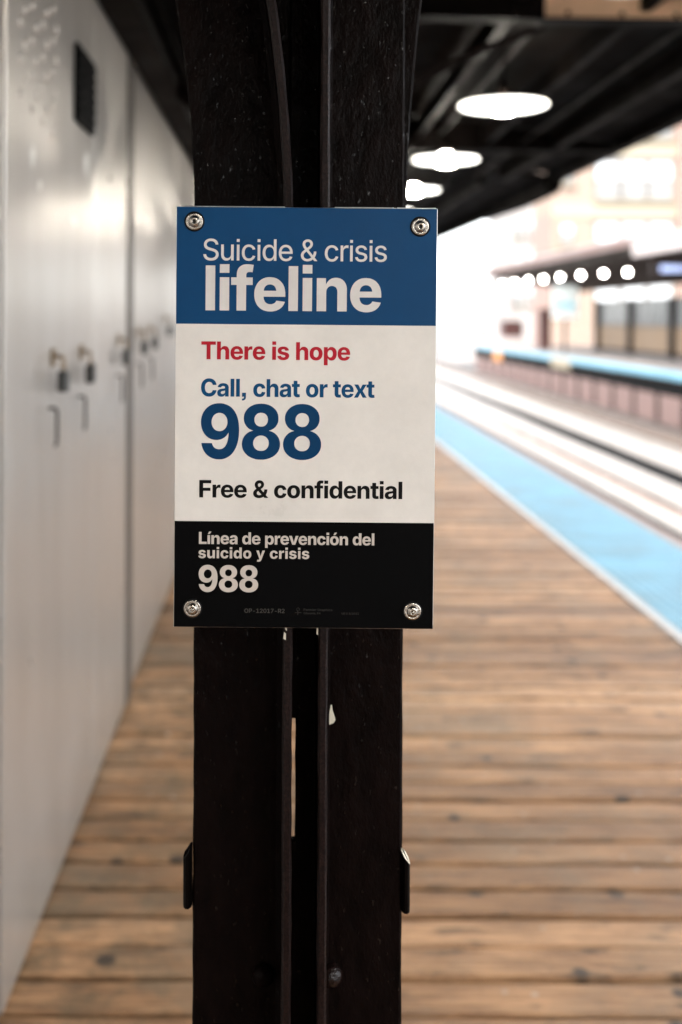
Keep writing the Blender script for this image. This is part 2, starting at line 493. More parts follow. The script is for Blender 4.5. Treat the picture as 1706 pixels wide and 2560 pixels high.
def copy_tree(o, parent=None):
    c = o.copy(); COL.objects.link(c); c.parent = parent
    for ch in list(o.children):
        copy_tree(ch, c)
    return c

# ------------------------------------------------------------------ the setting
WALL_X = -0.622           # face of the white metal wall
PLAT_X1 = 1.975           # inner edge of the pale trim
BLUE0, BLUE1 = 2.045, 2.775
EDGE_X = 2.90             # platform edge
OPP_X = 10.8              # edge of the platform across the tracks
TRACK_Z = -1.35

structure(part('ground', bx(-2500, 2500, -2500, 2500, -7.2, -7.0), M['ground']))
plat = structure(part('platform', bx(-3.2, 2.86, -42, 72, -0.9, -0.052), M['black']))

PITCH, GAP = 0.14, 0.013
def plank_mesh(k):
    r_ = random.Random(100 + k)
    bm = bmesh.new()
    n = 14
    L0, L1 = WALL_X - 0.25, PLAT_X1
    w = (PITCH - GAP) / 2
    rows = []
    for i in range(n + 1):
        x = L0 + (L1 - L0) * i / n
        e0 = -w + r_.uniform(0, 0.0035); e1 = w - r_.uniform(0, 0.0035)
        if r_.random() < 0.18: e0 += r_.uniform(0.003, 0.010)
        if r_.random() < 0.14: e1 -= r_.uniform(0.003, 0.008)
        dz = r_.uniform(-0.0012, 0.0012)
        rows.append([bm.verts.new((x, y, z)) for y, z in ((e0, -0.04), (e0, -0.004 + dz), (e0 + 0.005, dz), (e1 - 0.005, dz), (e1, -0.004 + dz), (e1, -0.04))])
    for a, b in zip(rows, rows[1:]):
        for j in range(5):
            bm.faces.new([a[j], b[j], b[j + 1], a[j + 1]])
    bm.faces.new(rows[0]); bm.faces.new(rows[-1][::-1])
    return mesh('plank', bm, M['plank'])
pm = [plank_mesh(k) for k in range(9)]
Y0 = 1.75
for i in range(300):
    link('plank', pm[(i * 5 + i // 9) % 9], plat, (rnd.uniform(-0.004, 0.004), Y0 + i * PITCH + rnd.uniform(-0.005, 0.005), rnd.uniform(-0.004, 0.003)), (0, 0, R(rnd.uniform(-0.05, 0.05))))
bm = bmesh.new()
ys = [Y0 - (i + 1) * PITCH for i in range(310)] + [Y0 + (300 + i) * PITCH for i in range(190)]
for y in ys:
    box(bm, WALL_X - 0.25, PLAT_X1, y - (PITCH - GAP) / 2, y + (PITCH - GAP) / 2, -0.04, rnd.uniform(-0.003, 0.003))
far = part('plank', bm, M['plank'], plat); far['kind'] = 'stuff'

# pale trim, tactile tiles, timber edge
part('edge_trim', bx(PLAT_X1 + 0.004, BLUE0 - 0.004, -42, 72, -0.05, 0.008, bev=0.003), M['white_trim'], plat)
bm = bmesh.new(); box(bm, BLUE0, BLUE1, 0.003, 0.607, -0.05, 0.006, bev=0.002)
for i in range(12):
    for j in range(10):
        cx_, cy_ = BLUE0 + 0.035 + i * 0.06, 0.035 + j * 0.06
        a = [bm.verts.new((cx_ + 0.012 * math.cos(k * math.pi / 3), cy_ + 0.012 * math.sin(k * math.pi / 3), 0.0055)) for k in range(6)]
        b = [bm.verts.new((cx_ + 0.007 * math.cos(k * math.pi / 3), cy_ + 0.007 * math.sin(k * math.pi / 3), 0.0105)) for k in range(6)]
        bm.faces.new(b)
        for k in range(6): bm.faces.new([a[k], a[(k + 1) % 6], b[(k + 1) % 6], b[k]])
tile = mesh('tactile_tile', bm, M['blue_tile'])
strip = thing('tactile_strip', 'pale blue raised-dot strip along the near platform edge', 'tactile strip', (0, 0, 0))
for i in range(-68, 118):
    link('tile', tile, strip, (0, i * 0.61, rnd.uniform(-0.001, 0.001)))
eb = thing('edge_timber', 'pinkish weathered timber nosing between blue strip and tracks', 'timber', (0, 0, 0))
em = mesh('board', bx(BLUE1 + 0.004, EDGE_X, 0.004, 3.6, -0.22, 0.002, bev=0.004), M['edge_board'])
for i in range(-12, 20):
    link('board', em, eb, (rnd.uniform(-0.003, 0.003), i * 3.604, rnd.uniform(-0.002, 0.0)))

# tracks
structure(part('trackbed', bx(EDGE_X - 0.1, OPP_X + 0.4, -40, 190, TRACK_Z - 0.5, TRACK_Z - 0.12), M['trackbed']))
tie_me = mesh('tie', bx(-1.3, 1.3, -0.11, 0.11, -0.12, 0.0, bev=0.008), M['tie'])
for cx_ in (4.25, 9.35):
    tr = structure(link('track', None, None, (cx_, 0, TRACK_Z)))
    for i in range(190):
        link('tie', tie_me, tr, (rnd.uniform(-0.03, 0.03), -2 + i * 0.56, 0), (0, 0, R(rnd.uniform(-0.8, 0.8))))
    for s in (-1, 1):
        bm = bmesh.new()
        prism(bm, [(s * 0.7525 + x, z) for x, z in ((-0.07, 0), (0.07, 0), (0.07, 0.015), (0.012, 0.03), (0.012, 0.10), (0.036, 0.115), (0.034, 0.15), (-0.034, 0.15), (-0.036, 0.115), (-0.012, 0.10), (-0.012, 0.03), (-0.07, 0.015))], -30, 180)
        part('rail', bm, M['rail'], tr)
    # guard timber beside the outer rail
    gx = 0.83 if cx_ < 5 else -0.83
    part('guard_timber', bx(gx + (0.19 if gx > 0 else -0.09), gx + (0.44 if gx > 0 else 0.02), -30, 180, 0.0, 0.14, bev=0.01), M['pale_board'], tr)
structure(part('guard_gap_shade', bx(5.02, 5.24, -30, 180, TRACK_Z, TRACK_Z + 0.125, bev=0.006), M['black']))  # black bar put in as the shadow line beside the guard timber
walk = structure(link('walkway', None, None, (0, 0, TRACK_Z)))
wm = mesh('board', bx(-0.118, 0.118, 0.006, 5.994, 0.02, 0.075, bev=0.004), M['pale_board'])
for x in (6.2, 6.45, 6.7, 7.62, 7.87, 8.12, 8.37):
    for i in range(-3, 30):
        link('board', wm, walk, (x + rnd.uniform(-0.006, 0.006), i * 6.0, rnd.uniform(0, 0.012)))
part('walkway_gap_shade', bx(6.88, 7.44, -30, 170, -0.10, 0.05), M['black'], walk)  # black strip put in for the shaded gap between the walkways
part('side_board', bx(5.60, 5.98, -30, 170, -0.10, 0.03), M['edge_board'], walk)
sm_ = mesh('joist', bx(6.0, 8.5, -0.07, 0.07, -0.12, 0.016), M['tie'])
for i in range(-8, 90):
    link('joist', sm_, walk, (0, i * 2.0 + 0.4, 0))

# platform across the tracks
opp = structure(part('opposite_platform', bx(OPP_X + 0.06, 18.5, -20, 61.5, -0.14, -0.006), M['concrete']))
seg = mesh('edge_tile', bx(OPP_X, OPP_X + 0.75, 0.004, 1.216, -0.10, 0.004, bev=0.004), M['blue_tile'])
for i in range(-10, 50):
    link('edge_tile', seg, opp, (0, i * 1.22, 0))
part('edge_shade', bx(OPP_X + 0.03, OPP_X + 0.34, -20, 61.4, -0.58, -0.145), M['black'], opp)  # black strip painting in the shade under the platform edge
pnl = mesh('panel', bx(OPP_X + 0.02, OPP_X + 0.10, 0.13, 1.97, TRACK_Z - 0.12, -0.585, bev=0.012), M['pink_panel'])
rbm = mesh('panel_joint', bx(OPP_X + 0.0, OPP_X + 0.14, -0.12, 0.12, TRACK_Z - 0.12, -0.585), M['post'])
for i in range(-9, 29):
    link('panel', pnl, opp, (0, i * 2.1, 0)); link('panel_joint', rbm, opp, (0, i * 2.1, 0))
# ------------------------------------------------------------------ white metal wall on the left
wall = thing('metal_wall', 'glossy white sheet metal wall of locked cabinet doors on the left', 'wall', (0, 0, 0))
part('backing', bx(WALL_X - 0.16, WALL_X - 0.06, -42, 60, -0.03, 3.3), M['black'], wall)
seams = [-42, -36, -30, -24, -18, -14.3, -10.2, -8.07, -5.98, -3.89, -1.71, 0.38, 2.47, 4.56, 6.65, 8.74, 10.83, 12.92, 15.01, 17.10, 19.2, 21.3, 23.4, 27.5, 31.7, 36, 40, 45, 50, 60]
panel_x = {}
for a, b in zip(seams, seams[1:]):
    dx = 0.0 if a == 2.47 else rnd.uniform(-0.012, 0.002)
    z0 = 0.012 + rnd.uniform(0, 0.01)
    mid = a + (b - a) * 0.585
    x = WALL_X + dx
    sw = 0.075 if a in (4.56, 8.74, 12.92) else 0.02
    sw2 = 0.075 if b in (4.56, 8.74, 12.92) else 0.02
    part('seam_strip', bx(WALL_X - 0.058, WALL_X + (0.004 if sw > 0.05 else -0.014), a - sw + (0.001 if sw > 0.05 else -0.01), a + sw - (0.001 if sw > 0.05 else -0.01), 0.008, 3.12), M['seam'], wall)
    for (p, q) in ((a + sw, mid - 0.003), (mid + 0.003, b - sw2)):
        bm = bmesh.new(); box(bm, x - 0.06, x, p, q, z0, 3.12, bev=0.003)
        part('door_panel', bm, M['sheet'], wall)
# dimpled vent on the nearest full door: domes pressed out of the sheet
bm = bmesh.new(); lathe(bm, [(0.013, -0.002), (0.0125, 0.003), (0.009, 0.006), (0.005, 0.008), (0, 0.009)], 10, 'X')
dome = mesh('vent_dimple', bm, M['sheet'])
for j in range(4):
    for i in range(9):
        link('vent_dimple', dome, wall, (WALL_X, 2.62 + j * 0.125 + (0.05 if i % 2 else 0), 2.47 - i * 0.043 - 0.012 * j))
# dark slot plate
bm = bmesh.new(); box(bm, WALL_X + 0.001, WALL_X + 0.016, 3.30, 3.60, 2.185, 2.42, bev=0.003)
slot = part('louvre_plate', bm, M['black'], wall)
bm = bmesh.new()
for k in range(6):
    box(bm, WALL_X + 0.0165, WALL_X + 0.024, 3.325, 3.575, 2.215 + k * 0.033, 2.232 + k * 0.033)
part('louvre', bm, M['black'], slot)
# old sticker residue
def blob(cy_, cz_, ry, rz, n, seed, x):
    r_ = random.Random(seed); bm = bmesh.new()
    vs_ = [bm.verts.new((x, cy_ + ry * math.cos(2 * math.pi * k / n) * r_.uniform(0.4, 1.1), cz_ + rz * math.sin(2 * math.pi * k / n) * r_.uniform(0.4, 1.1))) for k in range(n)]
    f = bm.faces.new(vs_)
    bmesh.ops.triangulate(bm, faces=[f])
    return bm
for cy_, cz_, ry, rz, sdd in ((2.76, 2.00, 0.035, 0.035, 1), (2.84, 1.935, 0.03, 0.02, 2), (3.32, 1.885, 0.05, 0.02, 3), (3.52, 2.08, 0.05, 0.05, 5)):
    part('sticker_residue', blob(cy_, cz_, ry, rz, 11, sdd, WALL_X + 0.0012), M['scuff'], wall)
# horizontal black girder along the wall top, with stub brackets
gd = thing('wall_girder', 'black steel girder running along the top of the white wall', 'girder', (0, 0, 0))
bm = bmesh.new(); box(bm, WALL_X + 0.002, WALL_X + 0.13, -42, 60, 2.66, 2.72); part('flange', bm, M['steel_dark'], gd)
bm = bmesh.new(); box(bm, WALL_X + 0.04, WALL_X + 0.055, -42, 60, 2.722, 2.85); part('web', bm, M['steel_dark'], gd)
bm = bmesh.new(); box(bm, WALL_X + 0.002, WALL_X + 0.13, -42, 60, 2.852, 2.88); part('flange', bm, M['steel_dark'], gd)

# hasps, dark bent bars below them, padlocks
hb = bmesh.new()
box(hb, 0.0, 0.004, -0.035, 0.02, -0.02, 0.03, bev=0.001)
tube(hb, [(0.004, -0.014, 0.01), (0.024, -0.014, 0.006), (0.027, -0.008, 0.0), (0.027, 0.008, 0.0), (0.024, 0.014, 0.006), (0.004, 0.014, 0.01)], 0.0045, 8)
hasp_me = mesh('hasp', hb, M['brass'])
lb = bmesh.new()
tube(lb, [(0.0, 0, 0.0), (0.018, 0, 0.0), (0.022, 0.0, -0.006), (0.022, 0.0, -0.085), (0.022, -0.006, -0.094), (0.022, -0.020, -0.098)], 0.0042, 8)
bar_me = mesh('hanging_bar', lb, M['post'])
bb = bmesh.new(); box(bb, -0.013, 0.013, -0.026, 0.026, -0.058, 0.0, bev=0.004)
body_me = mesh('lock_body', bb, M['lock_dark'])
sb_ = bmesh.new()
tube(sb_, [(0, -0.013, -0.003)] + [(0, -0.013 * math.cos(a), 0.016 + 0.013 * math.sin(a)) for a in [R(k) for k in range(0, 181, 20)]] + [(0, 0.013, -0.003)], 0.0035, 8)
shackle_me = mesh('shackle', sb_, M['brass'])
locks = [(3.02, 1.434, 'nearest of the padlocks on the white wall, black body'),
         (3.45, 1.434, 'second nearest black padlock on the white wall'),
         (4.25, 1.455, 'black padlock hanging beside the dark vertical wall seam'),
         (4.84, 1.474, 'small dark padlock just past the dark wall seam'),
         (5.23, 1.485, 'small dark padlock second past the dark wall seam'),
         (5.95, 1.535, 'farthest dark padlock, next to the sign edge')]
for k, (y, z, lab) in enumerate(locks):
    x = WALL_X + 0.002
    link('hasp', hasp_me, wall, (x, y, z + 0.045))
    t = thing('padlock', lab, 'padlock', (x + 0.027, y, z + 0.012), 'padlocks hanging on the white wall')
    link('lock_body', body_me, t, (0, 0, 0)); link('shackle', shackle_me, t, (0, 0, 0))
    t.rotation_euler = (R(rnd.uniform(-6, 6)), 0, 0)
    if k < 5:
        link('hanging_bar', bar_me, wall, (x, y - 0.06, z - 0.085))

# ------------------------------------------------------------------ steel columns
COL_Y = 1.17
def sweep(prof, dxf, z0, z1, step, amp, seed, edge_ids=()):
    """L-shaped section carried up the column; dxf(z) bends it sideways; a little paint wobble"""
    r_ = random.Random(seed)
    bm = bmesh.new(); rows = []
    ph = [[(r_.uniform(18, 42), r_.uniform(0, 6.3)), (r_.uniform(60, 130), r_.uniform(0, 6.3))] for _ in range(2 * len(prof))]
    wob = lambda q, z: amp * sum(math.sin(f_ * z + p_) for f_, p_ in ph[q])
    n = max(2, int((z1 - z0) / step))
    for i in range(n + 1):
        z = z0 + (z1 - z0) * i / n
        d = dxf(z)
        rows.append([bm.verts.new((x + d + wob(2 * q, z), y + 0.5 * wob(2 * q + 1, z), z)) for q, (x, y) in enumerate(prof)])
    m = len(prof)
    for a, b in zip(rows, rows[1:]):
        for j in range(m):
            f = bm.faces.new([a[j], a[(j + 1) % m], b[(j + 1) % m], b[j]])
            f.material_index = 1 if j in edge_ids else 0
    bm.faces.new(rows[0]); bm.faces.new(rows[-1][::-1])
    return bm

def angle_prof(xi, xo, yf, yb, t):
    """flat leg from xi to xo at yb, outstanding leg at xi reaching to yf; chamfered corners"""
    s = 1 if xo > xi else -1
    q = 1 if yb > yf else -1
    c = 0.0022
    return [(xi, yb - 0 * q), (xi, yf + c * q), (xi + s * c, yf), (xi + s * (t - c), yf), (xi + s * t, yf + c * q),
            (xi + s * t, yb - q * (t + 0.006)), (xi + s * (t + 0.006), yb - q * t),
            (xo - s * c, yb - q * t), (xo, yb - q * (t - c)), (xo, yb - q * c), (xo - s * c, yb)]

def bend_left(z): return -0.30 * max(0, z - 1.66) ** 2 - 0.9 * max(0, z - 2.05) ** 3 * 0.6
def bend_right(z): return 0.18 * max(0, z - 1.63) ** 2 + 0.72 * max(0, z - 1.95) ** 3
def straight(z): return 0.0

bmr = bmesh.new(); lathe(bmr, [(0.0125, 0), (0.0122, 0.004), (0.0105, 0.008), (0.007, 0.0108), (0.003, 0.0118), (0, 0.012)], 18, '-Y')
rivet_me = mesh('rivet', bmr, M['rivet_paint'])
bmr = bmesh.new(); lathe(bmr, [(0.0125, 0), (0.0122, 0.004), (0.0105, 0.008), (0.007, 0.0108), (0.003, 0.0118), (0, 0.012)], 18, '-Y')
rivet_dull_me = mesh('rivet', bmr, M['column'])

def make_column(detail):
    t = link('steel_column', None)
    st = 0.012 if detail else 0.08
    am = 0.00022 if detail else 0
    yf, ym, yr = -0.08, 0.0, 0.16      # leg ends, flat faces, rear leg ends (relative to COL_Y)
    XL, XR = 0.0139, 0.0396
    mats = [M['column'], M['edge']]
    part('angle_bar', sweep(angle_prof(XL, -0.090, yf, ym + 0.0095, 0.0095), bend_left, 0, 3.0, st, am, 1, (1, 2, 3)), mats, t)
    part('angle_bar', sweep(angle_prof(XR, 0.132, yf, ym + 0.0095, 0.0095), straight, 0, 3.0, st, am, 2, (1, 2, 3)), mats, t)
    part('angle_bar', sweep(angle_prof(XL, -0.088, yr, ym + 0.0125, 0.0095), straight, 0, 3.0, st, am, 3), mats, t)
    part('angle_bar', sweep(angle_prof(XR, 0.134, yr, ym + 0.0125, 0.0095), bend_right, 0, 3.0, st, am, 4), mats, t)
    part('filler_plate', sweep([(0.0187, 0.0), (0.0420, 0.0), (0.0420, 0.0085), (0.0187, 0.0085)], straight, 0, 2.9, st, am * 1.5, 5), mats, t)
    part('batten_plate', sweep([(0.0115, 0.0008), (0.0240, 0.0008), (0.0240, 0.0078), (0.0115, 0.0078)], straight, 1.172, 2.9, st, am, 6), mats, t)
    part('batten_plate', sweep([(0.0115, 0.0008), (0.0240, 0.0008), (0.0240, 0.0078), (0.0115, 0.0078)], straight, 0, 1.043, st, am, 7), mats, t)
    for z in (0.2, 0.55, 0.9, 2.35):
        link('rivet', rivet_me, t, (0.0575, 0.0, z))
        if z < 2: link('rivet', rivet_dull_me, t, (-0.0145, 0.0, z))
    return t

col = make_column(True)
col.location = (0, COL_Y, 0)
tag(col, 'dark brown riveted steel column carrying the sign', 'column', 'columns in a row along the platform')
# strap clips left on the flange edges
def clip(x0, s, open_top):
    bm = bmesh.new()
    n = 10; pro = []; rx, ry = 0.0050, 0.011
    zs = (0.972, 1.026) if not open_top else (0.968, 1.021)
    for ro in (1.0, 0.62):
        ring = []
        for z in zs:
            ring.append([bm.verts.new((x0 + s * 0.004 + rx * ro * math.cos(2 * math.pi * k / n), 0.004 + ry * ro * math.sin(2 * math.pi * k / n), z + (0.007 * (1 - s * math.cos(2 * math.pi * k / n)) if z > 1.0 else 0) - (0.003 if z > 1 else 0) + (rnd.uniform(-0.001, 0.001) if z > 1 else 0))) for k in range(n)])
        pro.append(ring)
    for k in range(n):
        k2 = (k + 1) % n
        bm.faces.new([pro[0][0][k], pro[0][0][k2], pro[0][1][k2], pro[0][1][k]])
        bm.faces.new([pro[1][0][k], pro[1][0][k2], pro[1][1][k2], pro[1][1][k]])
        bm.faces.new([pro[0][0][k], pro[0][0][k2], pro[1][0][k2], pro[1][0][k]])
        f = bm.faces.new([pro[0][1][k], pro[0][1][k2], pro[1][1][k2], pro[1][1][k]])
        if open_top: f.material_index = 1
    return bm
part('strap_clip', clip(-0.0915, -1, False), [M['steel_dark'], M['steel_dark']], col)
part('strap_clip', clip(0.1325, 1, True), [M['steel_dark'], M['chip']], col)
# chipped paint
bm = bmesh.new()
pts = [(0.0452, 1.1670), (0.0466, 1.1800), (0.0476, 1.1866), (0.0490, 1.1870), (0.0498, 1.1810), (0.0524, 1.1735), (0.0528, 1.1705), (0.0506, 1.1672), (0.0490, 1.1668), (0.0462, 1.1655)]
bm.faces.new([bm.verts.new((x + 0.0082, -0.0006, z)) for x, z in pts])
part('paint_chip', bm, M['chip'], col)
for (x, z, w, h) in ((0.0075, 1.293, 0.0010, 0.005), (0.0062, 1.283, 0.0014, 0.004), (0.0385, 1.288, 0.0008, 0.004)):
    bm = bmesh.new(); bm.faces.new([bm.verts.new(p) for p in ((x - w, -0.0803, z - h * 0.7), (x + w * 0.8, -0.0803, z - h), (x + w, -0.0803, z + h * 0.6), (x - w * 0.5, -0.0803, z + h))])
    part('paint_chip', bm, M['chip'], col)

col2 = make_column(False)
BAY = 4.13
far_labels = ['next steel column behind the one with the sign', 'third steel column of the row, farther along', 'fourth steel column of the row', 'fifth steel column of the row', 'sixth steel column of the row']
for k in range(1, 5):
    c = col2 if k == 1 else copy_tree(col2)
    c.location = (0, COL_Y + BAY * k, 0)
    tag(c, far_labels[k - 1], 'column', 'columns in a row along the platform')

# ------------------------------------------------------------------ canopy over this platform
can = thing('platform_canopy', 'black underside of the canopy above the near platform', 'canopy', (0, 0, 0))
CE = 2.93
def deck(bm, y0, y1, xe0, xe1, ze):
    # gently arched sheet: x positions with heights, edge at xe
    sec = lambda xe: [(-3.2, 3.16), (-0.8, 3.22), (0.4, 3.36), (1.6, 3.30), (xe, ze + 0.06)]
    a = [[bm.verts.new((x, y0, z + t)) for x, z in sec(xe0)] for t in (0, 0.06)]
    b = [[bm.verts.new((x, y1, z + t)) for x, z in sec(xe1)] for t in (0, 0.06)]
    for i in range(4):
        bm.faces.new([a[0][i], a[0][i + 1], b[0][i + 1], b[0][i]])
        bm.faces.new([a[1][i], b[1][i], b[1][i + 1], a[1][i + 1]])
        bm.faces.new([a[0][i], a[1][i], a[1][i + 1], a[0][i + 1]])
        bm.faces.new([b[0][i], b[0][i + 1], b[1][i + 1], b[1][i]])
    bm.faces.new([a[0][4], a[1][4], b[1][4], b[0][4]])
    bm.faces.new([a[0][0], b[0][0], b[1][0], a[1][0]])
bm = bmesh.new(); deck(bm, -42, 11.7, CE, CE, 3.06); part('roof_deck', bm, M['roof_dark'], can)
bm = bmesh.new(); box(bm, CE - 0.06, CE + 0.02, -42, 11.7, 3.02, 3.20); part('fascia', bm, M['steel_dark'], can)
for x, z, w, h in ((0.62, 3.16, 0.05, 0.12), (1.15, 3.10, 0.05, 0.14), (1.75, 3.07, 0.05, 0.14), (2.35, 3.03, 0.06, 0.14), (-0.30, 3.08, 0.05, 0.12)):
    part('purlin', bx(x - w / 2, x + w / 2, -42, 11.6, z, z + h), M['steel_dark'], can)
for x, z in ((1.36, 3.155), (2.05, 3.08)):
    bm = bmesh.new(); tube(bm, [(x, -41.9, z), (x, 11.5, z)], 0.014, 10); part('conduit', bm, M['steel_dark'], can)
for k in range(-10, 3):
    y = COL_Y + BAY * k
    rm = M['rib'] if k == 1 else M['steel_dark']  # one rib's outer part gets the painted-in lamp light
    bm = bmesh.new()
    prism(bm, [(0.45, 3.05), (0.8, 3.045), (1.27, 3.035), (1.27, 3.30), (0.45, 3.33)], y - 0.006, y + 0.006)
    rb = part('rib', bm, M['steel_dark'], can)
    bm = bmesh.new()
    prism(bm, [(1.274, 3.035), (2.0, 3.03), (2.84, 3.025), (2.84, 3.09), (1.6, 3.285), (1.274, 3.30)], y - 0.008, y + 0.008)
    part('rib_outer', bm, rm, rb)
    bm = bmesh.new()
    prism(bm, [(0.45, 3.038), (0.8, 3.033), (1.25, 3.023), (2.0, 3.018), (2.84, 3.013), (2.84, 3.023), (2.0, 3.028), (1.25, 3.033), (0.8, 3.043), (0.45, 3.048)], y - 0.05, y + 0.05)
    part('rib_flange', bm, M['steel_dark'], rb)
    for j in range(9):
        link('rib_rivet', rivet_me, rb, (0.6 + j * 0.26, y - 0.006, 3.075 - 0.004 * j) if j < 3 else (0.6 + j * 0.26, y - 0.008, 3.075 - 0.004 * j))
    bm = bmesh.new(); prism(bm, [(-0.5, 3.02), (0.05, 3.04), (0.05, 3.27), (-0.5, 3.21)], y - 0.006, y + 0.006); part('rib', bm, M['steel_dark'], can)
can2 = thing('platform_canopy', 'farther black canopy section with a rounded gutter end', 'canopy', (0, 0, 0))
bm = bmesh.new(); deck(bm, 11.75, 40, CE - 0.02, 2.25, 3.00); part('roof_deck', bm, M['roof_dark'], can2)
bm = bmesh.new(); vs_ = box(bm, 0, 0.1, 11.75, 40, 2.94, 3.14)
for v in vs_:
    v.co.x += (CE - 0.09) if v.co.y < 20 else 2.16
part('fascia', bm, M['steel_dark'], can2)
bm = bmesh.new(); tube(bm, [(CE - 0.03, 11.45, 3.08), (CE - 0.03, 11.5, 2.99), (CE - 0.03, 11.65, 2.945), (CE - 0.04, 13.2, 2.935), (CE - 0.08, 15.2, 2.97)], 0.05, 12); part('gutter', bm, M['steel_dark'], can2)
for x, z in ((0.62, 3.10), (1.2, 3.06), (1.8, 3.03), (2.15, 3.0)):
    part('purlin', bx(x - 0.025, x + 0.025, 11.75, 39.5, z, z + 0.12), M['steel_dark'], can2)

# ceiling lamps: shallow enamel saucer, glowing bowl, stem
bs = bmesh.new(); lathe(bs, [(0.05, 0.034), (0.10, 0.032), (0.20, 0.022), (0.27, 0.008), (0.275, 0.0), (0.268, 0.003), (0.05, 0.010)], 40)
shade_me = mesh('lamp_shade', bs, M['enamel'])
bs = bmesh.new(); lathe(bs, [(0.264, 0.002), (0.258, -0.004), (0.20, -0.008), (0.095, -0.010)], 40)
diff_me = mesh('diffuser', bs, M['lamp'])
bs = bmesh.new(); lathe(bs, [(0.085, -0.008), (0.08, -0.028), (0.055, -0.045), (0.025, -0.052), (0, -0.054)], 28); lathe(bs, [(0.065, 0.033), (0.06, 0.044), (0.045, 0.052), (0.03, 0.055)], 28)
globe2_me = mesh('bulb', bs, M['lamp_globe'])
bs = bmesh.new(); lathe(bs, [(0.03, 0.054), (0.035, 0.12), (0.02, 0.15), (0.012, 0.16), (0.012, 0.40)], 16)
stem_me = mesh('stem', bs, M['steel_dark'])
lamp_y = [(-4.9, 'ceiling lamp on the canopy farthest behind the viewer'), (-2.7, 'ceiling lamp on the canopy behind the viewer, second from the sign column'), (-0.5, 'ceiling lamp on the canopy overhead, just behind the viewer'), (1.7, 'ceiling lamp on the canopy overhead, beside the sign column'),
          (4.15, 'ceiling lamp just above the top of the picture, before the lamplit rib'), (6.72, 'largest lit saucer-shaped ceiling lamp in view'),
          (9.05, 'second lit saucer ceiling lamp, half behind the column'), (11.25, 'third lit ceiling lamp, mostly behind the column'), (13.5, 'fourth ceiling lamp, hidden behind the column'), (15.7, 'fifth ceiling lamp, hidden behind the column')]
for y, lab in lamp_y:
    t = thing('ceiling_lamp', lab, 'lamp', (1.36, y, 2.89), 'saucer lamps under the near canopy')
    link('lamp_shade', shade_me, t); link('diffuser', diff_me, t); link('bulb', globe2_me, t); link('stem', stem_me, t)

# ------------------------------------------------------------------ the sign
SIGN_Y = 1.073
PX = SIGN_Y / 2750.0
SX0, SZ1 = -262.5 * PX, EYE + (790 - 520) * PX        # top left corner
SW, SH = 649 * PX, 1050 * PX
sign = thing('information_sign', 'blue, white and black crisis lifeline sign riveted to the dark column', 'sign', (SX0 + SW / 2, SIGN_Y, SZ1 - SH))
sign.rotation_euler = (R(0.9), R(0.25), 0)
def su(px): return (px - 437.0 - 324.5) * PX
def sv(py): return (1570 - py) * PX
bm = bmesh.new()
T_ = 0.0022
zs = [0, sv(1304), sv(811.5), SH]
hw = SW / 2
c = 0.0004
cols = []
for z0, z1, mi in ((zs[0], zs[1], 2), (zs[1], zs[2], 1), (zs[2], zs[3], 0)):
    f = bm.faces.new([bm.verts.new(p) for p in ((-hw + c, 0, z0 + (c if z0 == 0 else 0)), (hw - c, 0, z0 + (c if z0 == 0 else 0)), (hw - c, 0, z1 - (c if z1 == SH else 0)), (-hw + c, 0, z1 - (c if z1 == SH else 0)))])
    f.material_index = mi
rim = [[bm.verts.new(p) for p in ((-hw + i_, y_, i_), (hw - i_, y_, i_), (hw - i_, y_, SH - i_), (-hw + i_, y_, SH - i_))] for i_, y_ in ((c, 0.0), (0, c), (0, T_))]
for a, b in zip(rim, rim[1:]):
    for k in range(4):
        f = bm.faces.new([a[k], a[(k + 1) % 4], b[(k + 1) % 4], b[k]]); f.material_index = 3
f = bm.faces.new(rim[2][::-1]); f.material_index = 3
me = bpy.data.meshes.new('plate')
bm.normal_update()
for f in bm.faces:
    if f.normal.y > 0 and f.calc_center_median().y < 0.001 and f.material_index < 3: f.normal_flip()
bm.to_mesh(me); bm.free()
for m in (M['s_blue'], M['s_white'], M['s_black'], M['aluminium']): me.materials.append(m)
link('plate', me, sign)

